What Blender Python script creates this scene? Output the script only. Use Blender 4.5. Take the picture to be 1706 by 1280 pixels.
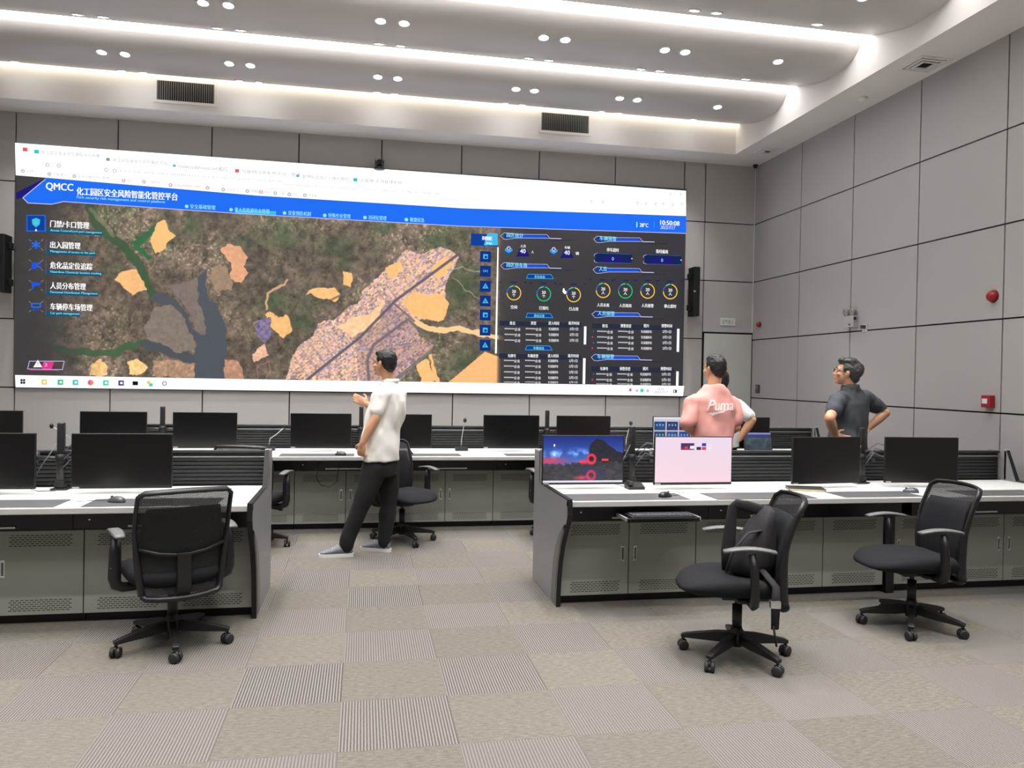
import bpy, bmesh, math, random
import numpy as np
from mathutils import Vector, Matrix, Quaternion, noise
for o in list(bpy.data.objects): bpy.data.objects.remove(o)
SC = bpy.context.scene
COL = SC.collection
PI = math.pi
random.seed(7)
# ---------------------------------------------------------------- camera
F, YAW, PITCH, ROLL, CH = 1300.14, .1889, .0101, .0186, 1.5478
def ray(u, v):
    a, b = u-853, v-640
    c, s = math.cos(ROLL), math.sin(ROLL)
    xr = a*c+b*s; yr = -a*s+b*c
    x, d, z = xr/F, 1.0, -yr/F
    d2 = d*math.cos(PITCH)+z*math.sin(PITCH); z2 = z*math.cos(PITCH)-d*math.sin(PITCH)
    return Vector((x*math.cos(YAW)+d2*math.sin(YAW), -x*math.sin(YAW)+d2*math.cos(YAW), z2))
def at(u, v, y):                       # the point of the photograph on the upright plane at depth y
    r = ray(u, v); return r*(y/r.y)+Vector((0, 0, CH))
def proj(x, y, z):                     # inverse, numpy friendly
    z = z-CH
    xc = x*math.cos(YAW)-y*math.sin(YAW); d = x*math.sin(YAW)+y*math.cos(YAW)
    d2 = d*math.cos(PITCH)-z*math.sin(PITCH); z2 = z*math.cos(PITCH)+d*math.sin(PITCH)
    u = F*xc/d2; v = -F*z2/d2
    c, s = math.cos(ROLL), math.sin(ROLL)
    return 853+u*c-v*s, 640+u*s+v*c
cam = bpy.data.cameras.new('camera'); camo = bpy.data.objects.new('camera', cam); COL.objects.link(camo)
cam.sensor_fit = 'HORIZONTAL'; cam.sensor_width = 36; cam.lens = F/1706*36; cam.clip_start = .05
fw = ray(853, 640).normalized(); rt = (ray(953, 640)-ray(853, 640)).normalized(); up = (ray(853, 540)-ray(853, 640)).normalized()
camo.matrix_world = Matrix((( rt.x, up.x, -fw.x, 0), (rt.y, up.y, -fw.y, 0), (rt.z, up.z, -fw.z, CH), (0, 0, 0, 1)))
SC.camera = camo
# ---------------------------------------------------------------- world, exposure, light levels
w = bpy.data.worlds.new('world'); SC.world = w; w.use_nodes = True
w.node_tree.nodes['Background'].inputs[0].default_value = (.9, .93, 1, 1)
w.node_tree.nodes['Background'].inputs[1].default_value = .0
SC.view_settings.view_transform = 'Standard'; SC.view_settings.look = 'None'
SC.view_settings.exposure = 0.0; SC.view_settings.gamma = 1; SC.view_settings.use_curve_mapping = False
COVE = 8.6        # cove strips between the ceiling panels
DOWN = 30.0       # lamp face of each downlight
SPOT = 56.0       # beam of each downlight, watts
# ---------------------------------------------------------------- materials
def lin(c):
    return tuple((x/255/12.92 if x/255 <= .04045 else ((x/255+.055)/1.055)**2.4) for x in c)
class NT:
    def __init__(s, m): s.t = m.node_tree; s.n = s.t.nodes; s.b = s.n.get('Principled BSDF')
    def new(s, k, **kw):
        n = s.n.new(k)
        for a, b in kw.items():
            if a == 'i':
                for q, val in b.items():
                    if hasattr(val, 'is_linked') or isinstance(val, bpy.types.NodeSocket): s.t.links.new(val, n.inputs[q])
                    else: n.inputs[q].default_value = val
            else: setattr(n, a, b)
        return n
    def math(s, op, a, b=0.0, c=0.0):
        n = s.n.new('ShaderNodeMath'); n.operation = op
        for q, val in enumerate((a, b, c)):
            if isinstance(val, bpy.types.NodeSocket): s.t.links.new(val, n.inputs[q])
            else: n.inputs[q].default_value = val
        return n.outputs[0]
    def mix(s, f, a, b):
        n = s.n.new('ShaderNodeMix'); n.data_type = 'RGBA'
        for q, val in ((0, f), (6, a), (7, b)):
            if isinstance(val, bpy.types.NodeSocket): s.t.links.new(val, n.inputs[q])
            elif q == 0: n.inputs[q].default_value = val
            else: n.inputs[q].default_value = (*val[:3], 1)
        return n.outputs[2]
    def link(s, a, b): s.t.links.new(a, b)
MATS = {}
def mat(name, rgb, rough=.6, metal=0, noise_amt=.0, noise_scale=30, bump=0, spec=.5, coat=0, emit=None, estr=1.0):
    if name in MATS: return MATS[name]
    m = bpy.data.materials.new(name); m.use_nodes = True; t = NT(m); b = t.b
    c = lin(rgb); b.inputs['Base Color'].default_value = (*c, 1)
    b.inputs['Roughness'].default_value = rough; b.inputs['Metallic'].default_value = metal
    b.inputs['Specular IOR Level'].default_value = spec; b.inputs['Coat Weight'].default_value = coat
    tc = t.new('ShaderNodeTexCoord')
    if noise_amt or bump:
        nz = t.new('ShaderNodeTexNoise', i={'Vector': tc.outputs['Object'], 'Scale': noise_scale, 'Detail': 4.0})
        if noise_amt:
            o = t.mix(nz.outputs[0], tuple(x*(1-noise_amt) for x in c), tuple(min(1, x*(1+noise_amt)) for x in c)); t.link(o, b.inputs['Base Color'])
        if bump:
            bp = t.new('ShaderNodeBump', i={'Strength': bump, 'Distance': .002, 'Height': nz.outputs[0]}); t.link(bp.outputs[0], b.inputs['Normal'])
    if emit:
        b.inputs['Emission Color'].default_value = (*lin(emit), 1); b.inputs['Emission Strength'].default_value = estr
    MATS[name] = m; return m
def glow(name, rgb, s=1.0):
    """a lit colour of a screen or a lamp"""
    if name in MATS: return MATS[name]
    m = bpy.data.materials.new(name); m.use_nodes = True; t = NT(m)
    t.n.remove(t.b)
    e = t.new('ShaderNodeEmission', i={'Color': (*lin(rgb), 1), 'Strength': s})
    if not name.startswith('cove') and not name.startswith('led_bar'): m.cycles.emission_sampling = 'NONE'
    t.link(e.outputs[0], t.n['Material Output'].inputs[0]); MATS[name] = m; return m
# ---------------------------------------------------------------- mesh builder
class MB:
    def __init__(s): s.v = []; s.f = []; s.mi = []; s.m = 0; s.sm = []; s.smooth = False
    def add(s, vs, fs, M=None):
        n = len(s.v)
        s.v += [(M @ Vector(p)) if M else Vector(p) for p in vs]
        for f in fs: s.f.append([n+i for i in f]); s.mi.append(s.m); s.sm.append(s.smooth)
        return s
    def box(s, a, b, M=None):
        x0, y0, z0 = a; x1, y1, z1 = b
        return s.add([(x0,y0,z0),(x1,y0,z0),(x1,y1,z0),(x0,y1,z0),(x0,y0,z1),(x1,y0,z1),(x1,y1,z1),(x0,y1,z1)],
              [(0,3,2,1),(4,5,6,7),(0,1,5,4),(1,2,6,5),(2,3,7,6),(3,0,4,7)], M)
    def rbox(s, a, b, r=.004, seg=2, M=None):
        bm = bmesh.new(); bmesh.ops.create_cube(bm, size=1)
        for v in bm.verts: v.co = Vector([(a[i]+b[i])/2+v.co[i]*(b[i]-a[i]) for i in range(3)])
        r = min(r, .49*min(abs(b[i]-a[i]) for i in range(3)))
        bmesh.ops.bevel(bm, geom=list(bm.edges), offset=r, segments=seg, affect='EDGES', profile=.5)
        bm.verts.index_update(); s.add([v.co[:] for v in bm.verts], [[v.index for v in f.verts] for f in bm.faces], M); bm.free(); return s
    def prism(s, pts, a, b, axis='x', M=None):
        """outline pts in the two other axes, extruded from a to b"""
        n = len(pts)
        def P(p, t): return {'x': (t, p[0], p[1]), 'y': (p[0], t, p[1]), 'z': (p[0], p[1], t)}[axis]
        vs = [P(p, a) for p in pts]+[P(p, b) for p in pts]
        bm = bmesh.new(); B = [bm.verts.new(v) for v in vs]
        bm.faces.new(B[:n]); bm.faces.new(B[n:][::-1])
        for i in range(n): bm.faces.new((B[(i+1) % n], B[i], B[n+i], B[n+(i+1) % n]))
        bmesh.ops.recalc_face_normals(bm, faces=bm.faces); bm.verts.index_update()
        big = [f for f in bm.faces if len(f.verts) > 4]
        if big: bmesh.ops.triangulate(bm, faces=big)
        s.add([v.co[:] for v in bm.verts], [[v.index for v in f.verts] for f in bm.faces], M); bm.free(); return s
    def ring(s, rings, cap=True, M=None):
        """skin of a list of equal rings of points"""
        k = len(rings[0]); vs = [p for r in rings for p in r]; fs = []
        for i in range(len(rings)-1):
            for j in range(k):
                a = i*k+j; b = i*k+(j+1) % k; fs.append((a, b, b+k, a+k))
        if cap: fs.append(tuple(range(k))[::-1]); fs.append(tuple(range((len(rings)-1)*k, len(rings)*k)))
        return s.add(vs, fs, M)
    def tube(s, path, r, k=10, M=None, flat=1.0, upv=None):
        path = [Vector(p) for p in path]; n = len(path)
        rs = r if isinstance(r, (list, tuple)) else [r]*n; rings = []; prev = None
        for i, p in enumerate(path):
            d = (path[min(i+1, n-1)]-path[max(i-1, 0)]).normalized()
            if prev is None:
                ref = Vector(upv) if upv else (Vector((0, 0, 1)) if abs(d.z) < .9 else Vector((1, 0, 0)))
                u = d.cross(ref).normalized()
            else: u = (prev-d*prev.dot(d)).normalized()
            prev = u; w_ = d.cross(u)
            rings.append([p+u*math.cos(2*PI*j/k)*rs[i]+w_*math.sin(2*PI*j/k)*rs[i]*flat for j in range(k)])
        return s.ring(rings, True, M)
    def cyl(s, p0, p1, r0, r1=None, k=20, M=None): return s.tube([p0, p1], [r0, r0 if r1 is None else r1], k, M)
    def lathe(s, prof, k=24, M=None):
        return s.ring([[(r*math.cos(2*PI*j/k), r*math.sin(2*PI*j/k), z) for j in range(k)] for r, z in prof], True, M)
    def ell(s, c, r, M=None, k=16, l=10, rot=None):
        rings = []
        for i in range(l+1):
            a = -PI/2+PI*i/l; a = max(-PI/2+.02, min(PI/2-.02, a)); row = []
            for j in range(k):
                p = Vector((r[0]*math.cos(a)*math.cos(2*PI*j/k), r[1]*math.cos(a)*math.sin(2*PI*j/k), r[2]*math.sin(a)))
                if rot: p = rot @ p
                row.append(p+Vector(c))
            rings.append(row)
        return s.ring(rings, True, M)
    def flat(s, pts): return s.add(pts, [tuple(range(len(pts)))])
    def mesh(s, name, mats):
        me = bpy.data.meshes.new(name); me.from_pydata([tuple(p) for p in s.v], [], s.f)
        for m in (mats if isinstance(mats, (list, tuple)) else [mats]): me.materials.append(m)
        me.polygons.foreach_set('material_index', s.mi); me.polygons.foreach_set('use_smooth', s.sm); me.update(); return me
    def obj(s, name, mats, parent=None, loc=None, bevel=0):
        me = s.mesh(name, mats)
        if loc is not None:
            me.transform(Matrix.Translation(-Vector(loc)))
        o = bpy.data.objects.new(name, me); COL.objects.link(o)
        if loc is not None: o.location = loc
        if parent: o.parent = parent
        if bevel:
            b = o.modifiers.new('b', 'BEVEL'); b.width = bevel; b.segments = 2; b.limit_method = 'ANGLE'; b.angle_limit = .7
        return o
def thing(name, label, cat, loc=(0, 0, 0), rz=0, group=None):
    o = bpy.data.objects.new(name, None); COL.objects.link(o); o.location = loc; o.rotation_euler = (0, 0, rz); o.empty_display_size = .1
    o['label'] = label; o['category'] = cat
    if group: o['group'] = group
    return o
def tag(o, label, cat, group=None):
    o['label'] = label; o['category'] = cat
    if group: o['group'] = group
    return o
def struct(o): o['kind'] = 'structure'; return o
def kids(o): return [c for c in bpy.data.objects if c.parent == o]
def dup(root, label, loc, rz=None, cat=None):
    def cp(o, par):
        c = o.copy(); COL.objects.link(c)
        if par: c.parent = par
        for ch in kids(o):
            if ch is not c: cp(ch, c)
        return c
    src = kids(root)
    r = root.copy(); COL.objects.link(r); r.location = loc
    if rz is not None: r.rotation_euler = (0, 0, rz)
    r['label'] = label
    for ch in src: cp(ch, r)
    return r
def baked(ob):
    """apply modifiers without operators"""
    dg = bpy.context.evaluated_depsgraph_get(); me = bpy.data.meshes.new_from_object(ob.evaluated_get(dg)); old = ob.data
    ob.modifiers.clear(); ob.data = me; return ob
# ================================================================ ROOM
YW = 10.5; XR = 5.55; XL = -5.25; YF = -2.6; ZC = 4.65; ZT = 5.03
TX0, TX1, TY1 = -4.68, 4.975, 9.99
LEV = [3.81, 2.9735, 2.1359, 1.2984, .46]
M_wall = mat('wall_panel_paint', (168, 165, 163), .55, noise_amt=.02, noise_scale=3)
M_joint = mat('joint_dark', (24, 22, 22), .9)
M_wallb = mat('wall_paint_lit', (184, 181, 179), .55, noise_amt=.02, noise_scale=3)  # same paint as the other walls, lightened to stand for the light falling here
M_white = mat('white_plaster', (238, 234, 231), .7, noise_amt=.01, noise_scale=2)
M_ceil = mat('grey_ceiling_panel', (202, 198, 195), .45, noise_amt=.015, noise_scale=2)
M_black = mat('black_plastic', (17, 17, 18), .45)
M_dark = mat('charcoal_plastic', (32, 32, 34), .5)
M_alu = mat('brushed_aluminium', (190, 190, 190), .35, .6)
# carpet tiles, half a metre, ribbed ones laid in a chequer with plain ones
def carpet():
    m = bpy.data.materials.new('carpet_tiles'); m.use_nodes = True; t = NT(m)
    geo = t.new('ShaderNodeNewGeometry'); sp = t.new('ShaderNodeSeparateXYZ', i={0: geo.outputs['Position']})
    X = t.math('DIVIDE', t.math('SUBTRACT', sp.outputs[0], -.0755), .5); Y = t.math('DIVIDE', t.math('SUBTRACT', sp.outputs[1], 3.238), .5)
    ix = t.math('FLOOR', X); iy = t.math('FLOOR', Y)
    par = t.math('FLOORED_MODULO', t.math('ADD', ix, iy), 2.0)     # 0 ribbed, 1 plain
    par = t.math('GREATER_THAN', par, .5)
    cell = t.new('ShaderNodeCombineXYZ', i={0: ix, 1: iy}); wn = t.new('ShaderNodeTexWhiteNoise', i={0: cell.outputs[0]}); wn.noise_dimensions = '3D'
    # jitter the ribs a little
    nz = t.new('ShaderNodeTexNoise', i={'Vector': geo.outputs['Position'], 'Scale': 60.0, 'Detail': 3.0})
    ph = t.math('ADD', t.math('MULTIPLY', sp.outputs[0], 2*PI/.0135), t.math('MULTIPLY', nz.outputs[0], 1.6))
    rib = t.math('MULTIPLY_ADD', t.math('SINE', ph), .5, .5)
    amp = t.math('MULTIPLY_ADD', wn.outputs[0], .45, .55)
    rb = t.math('MULTIPLY', rib, amp)
    ribc = t.mix(rb, lin((131, 126, 120)), lin((52, 50, 54)))
    st = t.new('ShaderNodeCombineXYZ', i={0: t.math('MULTIPLY', sp.outputs[0], 26.0), 1: t.math('MULTIPLY', sp.outputs[1], 110.0)})
    n2 = t.new('ShaderNodeTexNoise', i={'Vector': st.outputs[0], 'Scale': 1.0, 'Detail': 4.0, 'Roughness': .7})
    n2c = t.new('ShaderNodeMapRange', i={'Value': n2.outputs[0], 'From Min': .3, 'From Max': .7}).outputs[0]
    pl = t.mix(n2c, lin((90, 86, 80)), lin((124, 119, 111)))
    n3 = t.new('ShaderNodeTexNoise', i={'Vector': geo.outputs['Position'], 'Scale': 240.0, 'Detail': 2.0})
    col = t.mix(par, ribc, pl)
    tone = t.math('MULTIPLY_ADD', wn.outputs[0], .16, .84)
    grain = t.math('MULTIPLY_ADD', n3.outputs[0], .7, .65)
    tg = t.math('MULTIPLY', tone, grain)
    vm = t.new('ShaderNodeVectorMath', operation='SCALE', i={0: col, 3: tg})
    fx = t.math('ABSOLUTE', t.math('SUBTRACT', t.math('FRACT', X), .5)); fy = t.math('ABSOLUTE', t.math('SUBTRACT', t.math('FRACT', Y), .5))
    jn = t.math('GREATER_THAN', t.math('MAXIMUM', fx, fy), .4965)
    c2 = t.mix(t.math('MULTIPLY', jn, .35), vm.outputs[0], lin((80, 76, 72)))
    t.link(c2, t.b.inputs['Base Color']); t.b.inputs['Roughness'].default_value = .95; t.b.inputs['Specular IOR Level'].default_value = .15
    h = t.math('ADD', t.math('MULTIPLY', n3.outputs[0], .6), t.math('MULTIPLY', rb, t.math('SUBTRACT', 0.0, 1.0)))
    bp = t.new('ShaderNodeBump', i={'Strength': .35, 'Distance': .003, 'Height': h}); t.link(bp.outputs[0], t.b.inputs['Normal'])
    return m
fl = MB().box((XL-.1, YF-.1, -.1), (XR+.1, YW+.15, 0)).obj('floor', carpet()); struct(fl)
def panelled(name, xs_rows, lo, hi, put, backing):
    """a wall of panels: each row (z0, z1, joints) split by dark joints 12 mm wide"""
    b = MB(); b.m = 1; backing(b); b.m = 0; g = .006
    for z0, z1, js in xs_rows:
        js = [lo]+[j for j in js if lo < j < hi]+[hi]
        for a, c in zip(js[:-1], js[1:]): put(b, a+g, c-g, z0+g, z1-g)
    return struct(b.obj(name, [M_wall, M_joint]))
up_j = [-4.19+1.0945*k-.0 for k in range(-1, 9)]
up_j = [-5.1, -4.194, -3.04, -1.934, -.863, .197, 1.26, 2.331, 3.425, 4.455, 4.778]
lo_j = [-5.25+.01, -4.176, -3.095, -2.004, -.934, .13, 1.195, 2.256, 3.349, 4.448, 4.778]
zs = [0, LEV[4], LEV[3], LEV[2], LEV[1], LEV[0], ZC+.02]
rows_b = [(zs[i], zs[i+1], (lo_j if i < 3 else up_j)) for i in range(6)]
DX0, DZ = 4.79, 2.225            # the flush door in the far right corner
def put_back(b, a, c, z0, z1):
    if a > 4.6 and z0 < DZ-.1 and a >= DX0-.1: return
    b.box((a, YW, z0), (c, YW+.03, z1))
def fixrow(z0, z1, js): return (z0, z1, js)
R = []
for z0, z1, js in rows_b:
    R.append((z0, z1, js))
wb = MB(); wb.m = 1; wb.box((XL-.1, YW+.03, 0), (XR+.1, YW+.1, ZC+.1)); wb.m = 0; g = .0075
for z0, z1, js in R:
    js = [XL]+[j for j in js if XL+.1 < j < XR]+[XR]
    for a, c in zip(js[:-1], js[1:]):
        za = z0
        if a >= DX0-.05:
            if z1 <= DZ: continue
            za = max(z0, DZ+.006)
        if a >= 4.7 and z0 < DZ < z1: za = DZ+.006
        wb.box((a+g, YW, za+g), (c-g, YW+.03, z1-g))
struct(wb.obj('wall_back', [M_wallb, M_joint]))
dr = MB(); dr.box((DX0+.012, YW-.012, .01), (XR-.012, YW+.03, DZ-.012)); door = struct(dr.obj('door_1', mat('door_paint', (198, 197, 194), .5), bevel=.003))
dj = MB(); dj.box((DX0, YW-.004, 0), (DX0+.012, YW+.03, DZ)); dj.box((DX0, YW-.004, DZ-.012), (XR, YW+.03, DZ)); dj.box((XR-.012, YW-.004, 0), (XR, YW+.03, DZ-.012))
dj.obj('door_shadow_gap', M_joint, door)
hd = MB(); hd.smooth = True; hd.tube([(4.86, YW-.012, 1.02), (4.86, YW-.06, 1.02), (4.98, YW-.06, 1.02)], .009); hd.cyl((4.86, YW-.02, 1.02), (4.86, YW-.008, 1.02), .025)
hd.obj('door_handle', M_alu, door)
# right wall: panel joints continue round the corner
rj = [YW-1.2214-1.1017*k for k in range(12)]
wr = MB(); wr.m = 1; wr.box((XR+.03, YF-.1, 0), (XR+.1, YW, ZC+.1)); wr.m = 0
for z0, z1 in zip(zs[:-1], zs[1:]):
    js = [YW]+[j for j in rj if j > YF+.1]+[YF]
    for a, c in zip(js[:-1], js[1:]): wr.box((XR, c+g, z0+g), (XR+.03, a-g, z1-g))
struct(wr.obj('wall_right', [M_wall, M_joint]))
wl = MB(); wl.m = 1; wl.box((XL-.1, YF-.1, 0), (XL-.03, YW, ZC+.1)); wl.m = 0
for z0, z1 in zip(zs[:-1], zs[1:]):
    js = [YW]+[j for j in rj if j > YF+.1]+[YF]
    for a, c in zip(js[:-1], js[1:]): wl.box((XL-.03, c+g, z0+g), (XL, a-g, z1-g))
struct(wl.obj('wall_left', [M_wall, M_joint]))
wf = MB(); wf.m = 1; wf.box((XL-.1, YF-.1, 0), (XR+.1, YF-.03, ZC+.1)); wf.m = 0
for z0, z1 in zip(zs[:-1], zs[1:]):
    js = [XL+1.08*k for k in range(10)]+[XR]
    for a, c in zip(js[:-1], js[1:]): wf.box((a+g, YF-.03, z0+g), (c-g, YF, z1-g))
struct(wf.obj('wall_front', [M_wall, M_joint]))
# corner trim, thin light bead
struct(MB().box((XR-.012, YW-.012, DZ+.02), (XR+.001, YW+.001, ZC)).obj('trim_1', mat('bead_paint', (215, 212, 210), .5)))
# ceiling: low soffit round a raised tray with bellied panels and light coves between them
c = MB()
c.box((XL-.1, TY1, ZC), (XR+.1, YW+.1, ZC+.06)); c.box((TX1, YF, ZC), (XR+.1, TY1, ZC+.06)); c.box((XL-.1, YF, ZC), (TX0, TY1, ZC+.06))
c.box((TX1, YF, ZC+.06), (TX1+.06, TY1+.06, ZT+.35)); c.box((TX0-.06, YF, ZC+.06), (TX0, TY1+.06, ZT+.35)); c.box((TX0-.06, TY1, ZC+.06), (TX1+.06, TY1+.06, ZT+.35))
c.box((TX0-.06, YF, ZT+.3), (TX1+.06, TY1+.06, ZT+.36))
struct(c.obj('ceiling', M_white))
PANY = [8.685-1.414*k for k in range(8)]
PROF = [(0, 0), (.03, -.045), (.09, -.095), (.17, -.132), (.28, -.15), (.42, -.152), (.56, -.148), (.70, -.132), (.84, -.102), (.97, -.065), (1.08, -.032), (1.195, 0)]
def pan_z(t):
    for (a, b), (c_, d) in zip(PROF[:-1], PROF[1:]):
        if a <= t <= c_: return b+(d-b)*(t-a)/(c_-a)
M_cove = glow('cove_light', (255, 252, 250), COVE)
M_covew = glow('cove_light_warm', (255, 246, 226), COVE*.5)
for i, y in enumerate(PANY):
    yl = y
    b = MB(); b.smooth = True
    pr = [(yl+t, ZT+z) for t, z in PROF]
    rows_ = [[(X_, p[0], p[1]) for p in pr] for X_ in (TX0+.002, TX1-.002)]
    n = len(pr); b.add(rows_[0]+rows_[1], [(k, k+1, n+k+1, n+k) for k in range(n-1)])
    b.smooth = False
    b.box((TX0+.002, yl+.0, ZT), (TX1-.002, yl+.012, ZT+.055)); b.box((TX0+.002, yl+1.18, ZT+.0), (TX1-.002, yl+1.195, ZT+.055))
    b.box((TX0+.002, yl, ZT+.055), (TX1-.002, yl+1.195, ZT+.066))
    struct(b.obj('ceiling_panel', M_ceil))
    s_ = MB().box((TX0+.01, yl+1.20, ZT+.05), (TX1-.01, yl+1.41 if i else TY1-.004, ZT+.065)); s_.m = 0
    struct(s_.obj('trim_2' if i == 0 else 'trim_3', M_covew if i == 0 else M_cove))
# downlights
M_lamp = glow('lamp_face', (255, 255, 255), DOWN); M_rim = mat('lamp_rim', (238, 238, 236), .4)
def downlight():
    t = thing('downlight', '', 'ceiling light', group='downlights in the bellied ceiling panels')
    a = MB(); a.smooth = True; a.lathe([(.052, .01), (.060, .002), (.060, -.006), (.048, -.008), (.044, .0)], 20); a.obj('rim', M_rim, t)
    b = MB(); b.lathe([(.045, -.001), (.045, -.005)], 20); b.obj('lamp_face', M_lamp, t)
    return t
XLS = [(-3.87, 'left end'), (-2.76, 0), (-2.53, 1), (-1.48, 0), (-1.26, 1), (.11, 0), (.33, 1), (1.69, 0), (1.91, 1), (2.95, 0), (3.17, 1), (4.20, 'right end')]
PN = {-2.76: 'first', -1.48: 'second', .11: 'third', 1.69: 'fourth', 2.95: 'fifth'}
pn = ['the ceiling panel nearest the big screen', 'the second ceiling panel from the big screen', 'the third ceiling panel from the big screen']
D0 = downlight(); first = True; SPOTS = []
for i in range(7):
    for off, rn in ((.25, 'front row'), (.95, 'rear row')):
        if i > 2: xs_ = XLS
        elif i == 2 and off < .5: xs_ = [XLS[-1]]
        elif i == 2: xs_ = XLS
        else: xs_ = XLS
        for q, (x, s_) in enumerate(xs_):
            pl_ = ('ceiling panel nearest the screen', 'second ceiling panel', 'third ceiling panel', '', '', '', '')[i]; rw_ = 'near-edge row' if off < .5 else 'far-edge row'
            if isinstance(s_, str): lb = 'single downlight at the %s, %s of the %s' % (s_, rw_, pl_)
            else:
                px = x if s_ == 0 else [k for k in PN if abs(k-x) < .3][0]
                lb = '%s light of the %s pair from the left, %s, %s' % ('left' if s_ == 0 else 'right', PN[px], rw_, pl_)
            if i > 2: lb = 'round downlight in the ceiling panels above and behind the camera'
            L = (x, PANY[i]+off, ZT+pan_z(off)-.002)
            if first: D0.location = L; D0['label'] = lb; first = False; o = D0
            else: o = dup(D0, lb, L)
            sl = math.atan2(pan_z(off+.04)-pan_z(off-.04), .08); o.rotation_euler = (sl, 0, 0)
            if i > 2: o['group'] = 'downlights above and behind the camera'
            lt = bpy.data.lights.new('downlight_beam', 'SPOT'); lt.energy = SPOT; lt.spot_size = math.radians(68); lt.spot_blend = 1.0; lt.shadow_soft_size = .045; lt.color = (1, .985, .96)
            lo = bpy.data.objects.new('downlight_beam', lt); COL.objects.link(lo); lo.parent = o; lo.location = (0, 0, -.014)
# air grilles in the fascia
def grille(x0, x1, z0, z1, label):
    t = thing('air_grille', label, 'vent', ((x0+x1)/2, TY1, (z0+z1)/2)); hw = (x1-x0)/2; hh = (z1-z0)/2
    f = MB(); e = .035
    for A, B in (((-hw-e, -.012, -hh-e), (hw+e, 0, -hh)), ((-hw-e, -.012, hh), (hw+e, 0, hh+e)), ((-hw-e, -.012, -hh), (-hw, 0, hh)), ((hw, -.012, -hh), (hw+e, 0, hh))): f.box(A, B)
    f.obj('frame', M_white, t)
    MB().box((-hw, -.003, -hh), (hw, -.001, hh)).obj('duct_opening', mat('duct_black', (30, 30, 30), .9), t)
    s_ = MB(); n = 26
    for k in range(n):
        x = -hw+(k+.5)*2*hw/n; s_.box((x-.005, -.011, -hh), (x+.005, -.003, hh))
    s_.obj('louvre', mat('louvre_grey', (120, 118, 116), .5), t)
grille(-2.47, -1.82, 4.77, 5.0, 'wide slatted air grille in the white fascia above the left half of the screen')
grille(2.235, 2.875, 4.77, 5.0, 'wide slatted air grille in the white fascia above the right half of the screen')
# square ceiling diffusers and smoke detector on the right soffit
def diffuser(x, y, label, s_=.2):
    t = thing('ceiling_diffuser', label, 'vent', (x, y, ZC))
    f = MB()
    for k, (a, z) in enumerate(((s_, .0), (s_*.76, -.004), (s_*.5, -.008))):
        e = .022
        for A, B in (((-a, -a), (a, -a+e)), ((-a, a-e), (a, a)), ((-a, -a+e), (-a+e, a-e)), ((a-e, -a+e), (a, a-e))): f.box((A[0], A[1], -.014+z), (B[0], B[1], z))
    f.obj('frame', M_white, t); MB().box((-s_+.02, -s_+.02, -.003), (s_-.02, s_-.02, -.001)).obj('duct_opening', mat('duct_black', (30, 30, 30), .9), t)
diffuser(5.30, 6.72, 'square ceiling diffuser in the right soffit, nearest the camera', .17)
diffuser(5.30, 9.72, 'square ceiling diffuser in the right soffit near the far corner', .14)
sd = MB(); sd.smooth = True; sd.lathe([(.055, 0), (.055, -.012), (.042, -.03), (.02, -.04), (.002, -.042)], 24)
tag(sd.obj('smoke_detector', M_white), 'small white round smoke detector on the right soffit between the two diffusers', 'smoke detector').location = (5.29, 7.67, ZC)
dc = MB(); dc.smooth = True; dc.lathe([(.035, 0), (.035, -.02), (.03, -.03), (.018, -.05), (.002, -.056)], 20)
tag(dc.obj('dome_camera', M_dark), 'small dark dome camera under the soffit in the far right corner', 'camera').location = (5.49, 10.40, ZC)
# wall fittings
def alarm(y, z, r, label):
    t = thing('fire_alarm_sounder', label, 'alarm', (XR, y, z)); Mr = Matrix.Rotation(-PI/2, 4, 'Y')
    a = MB(); a.smooth = True; a.lathe([(r, 0), (r, .02), (r*.8, .045), (r*.4, .055), (.002, .056)], 28, Mr); a.obj('housing', mat('alarm_red', (150, 22, 28), .4), t)
    b = MB(); b.lathe([(r*1.08, 0), (r*1.08, .006)], 28, Mr); b.obj('base_plate', mat('alarm_red_dark', (110, 20, 24), .5), t)
alarm(6.08, 2.345, .052, 'round red fire sounder high on the right wall toward the camera')
alarm(10.28, 2.35, .035, 'small dark red sounder on the right wall by the far corner')
cp = thing('fire_call_point', 'square red fire call point with a white window, low on the right wall', 'alarm', (XR, 6.09, 1.40))
MB().rbox((-.05, -.055, -.055), (0, .055, .055), .006).obj('housing', mat('alarm_red', (150, 22, 28), .4), cp)
MB().box((-.053, -.02, -.02), (-.05, .04, .025)).obj('break_glass', mat('call_white', (225, 215, 215), .3), cp)
sw = thing('wall_switch', 'small dark card reader on the right wall beside the flush door', 'switch', (XR, 10.29, 1.43))
MB().rbox((-.025, -.045, -.06), (0, .045, .06), .005).obj('housing', mat('reader_grey', (70, 68, 66), .4), sw)
MB().box((-.028, -.03, -.005), (-.025, .03, .045)).obj('reader_face', mat('reader_face', (110, 106, 104), .3), sw)
em = thing('emergency_light', 'white twin-head emergency light box mounted on the right wall', 'emergency light', (XR, 8.13, 2.185))
MB().rbox((-.06, -.10, 0), (0, .09, .13), .006).obj('housing', mat('em_white', (172, 168, 172), .4), em)
for yy in (-.055, .06):
    h_ = MB(); h_.smooth = True; Mh = Matrix.Translation((-.04, yy, .175)) @ Matrix.Rotation(-PI/2-.3, 4, 'Y'); h_.lathe([(.022, -.025), (.040, .0), (.045, .022), (.041, .024), (.002, .015)], 20, Mh)
    h_.tube([(-.03, yy, .12), (-.03, yy, .165)], .009); h_.obj('lamp_head', mat('lamp_head_grey', (165, 160, 155), .25, .3), em)
MB().box((-.063, -.04, .02), (-.060, -.01, .035)).obj('indicator_window', M_black, em)
MB().box((-.06, -.11, .08), (-.03, -.10, .11)).obj('test_knob', M_black, em)
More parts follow.
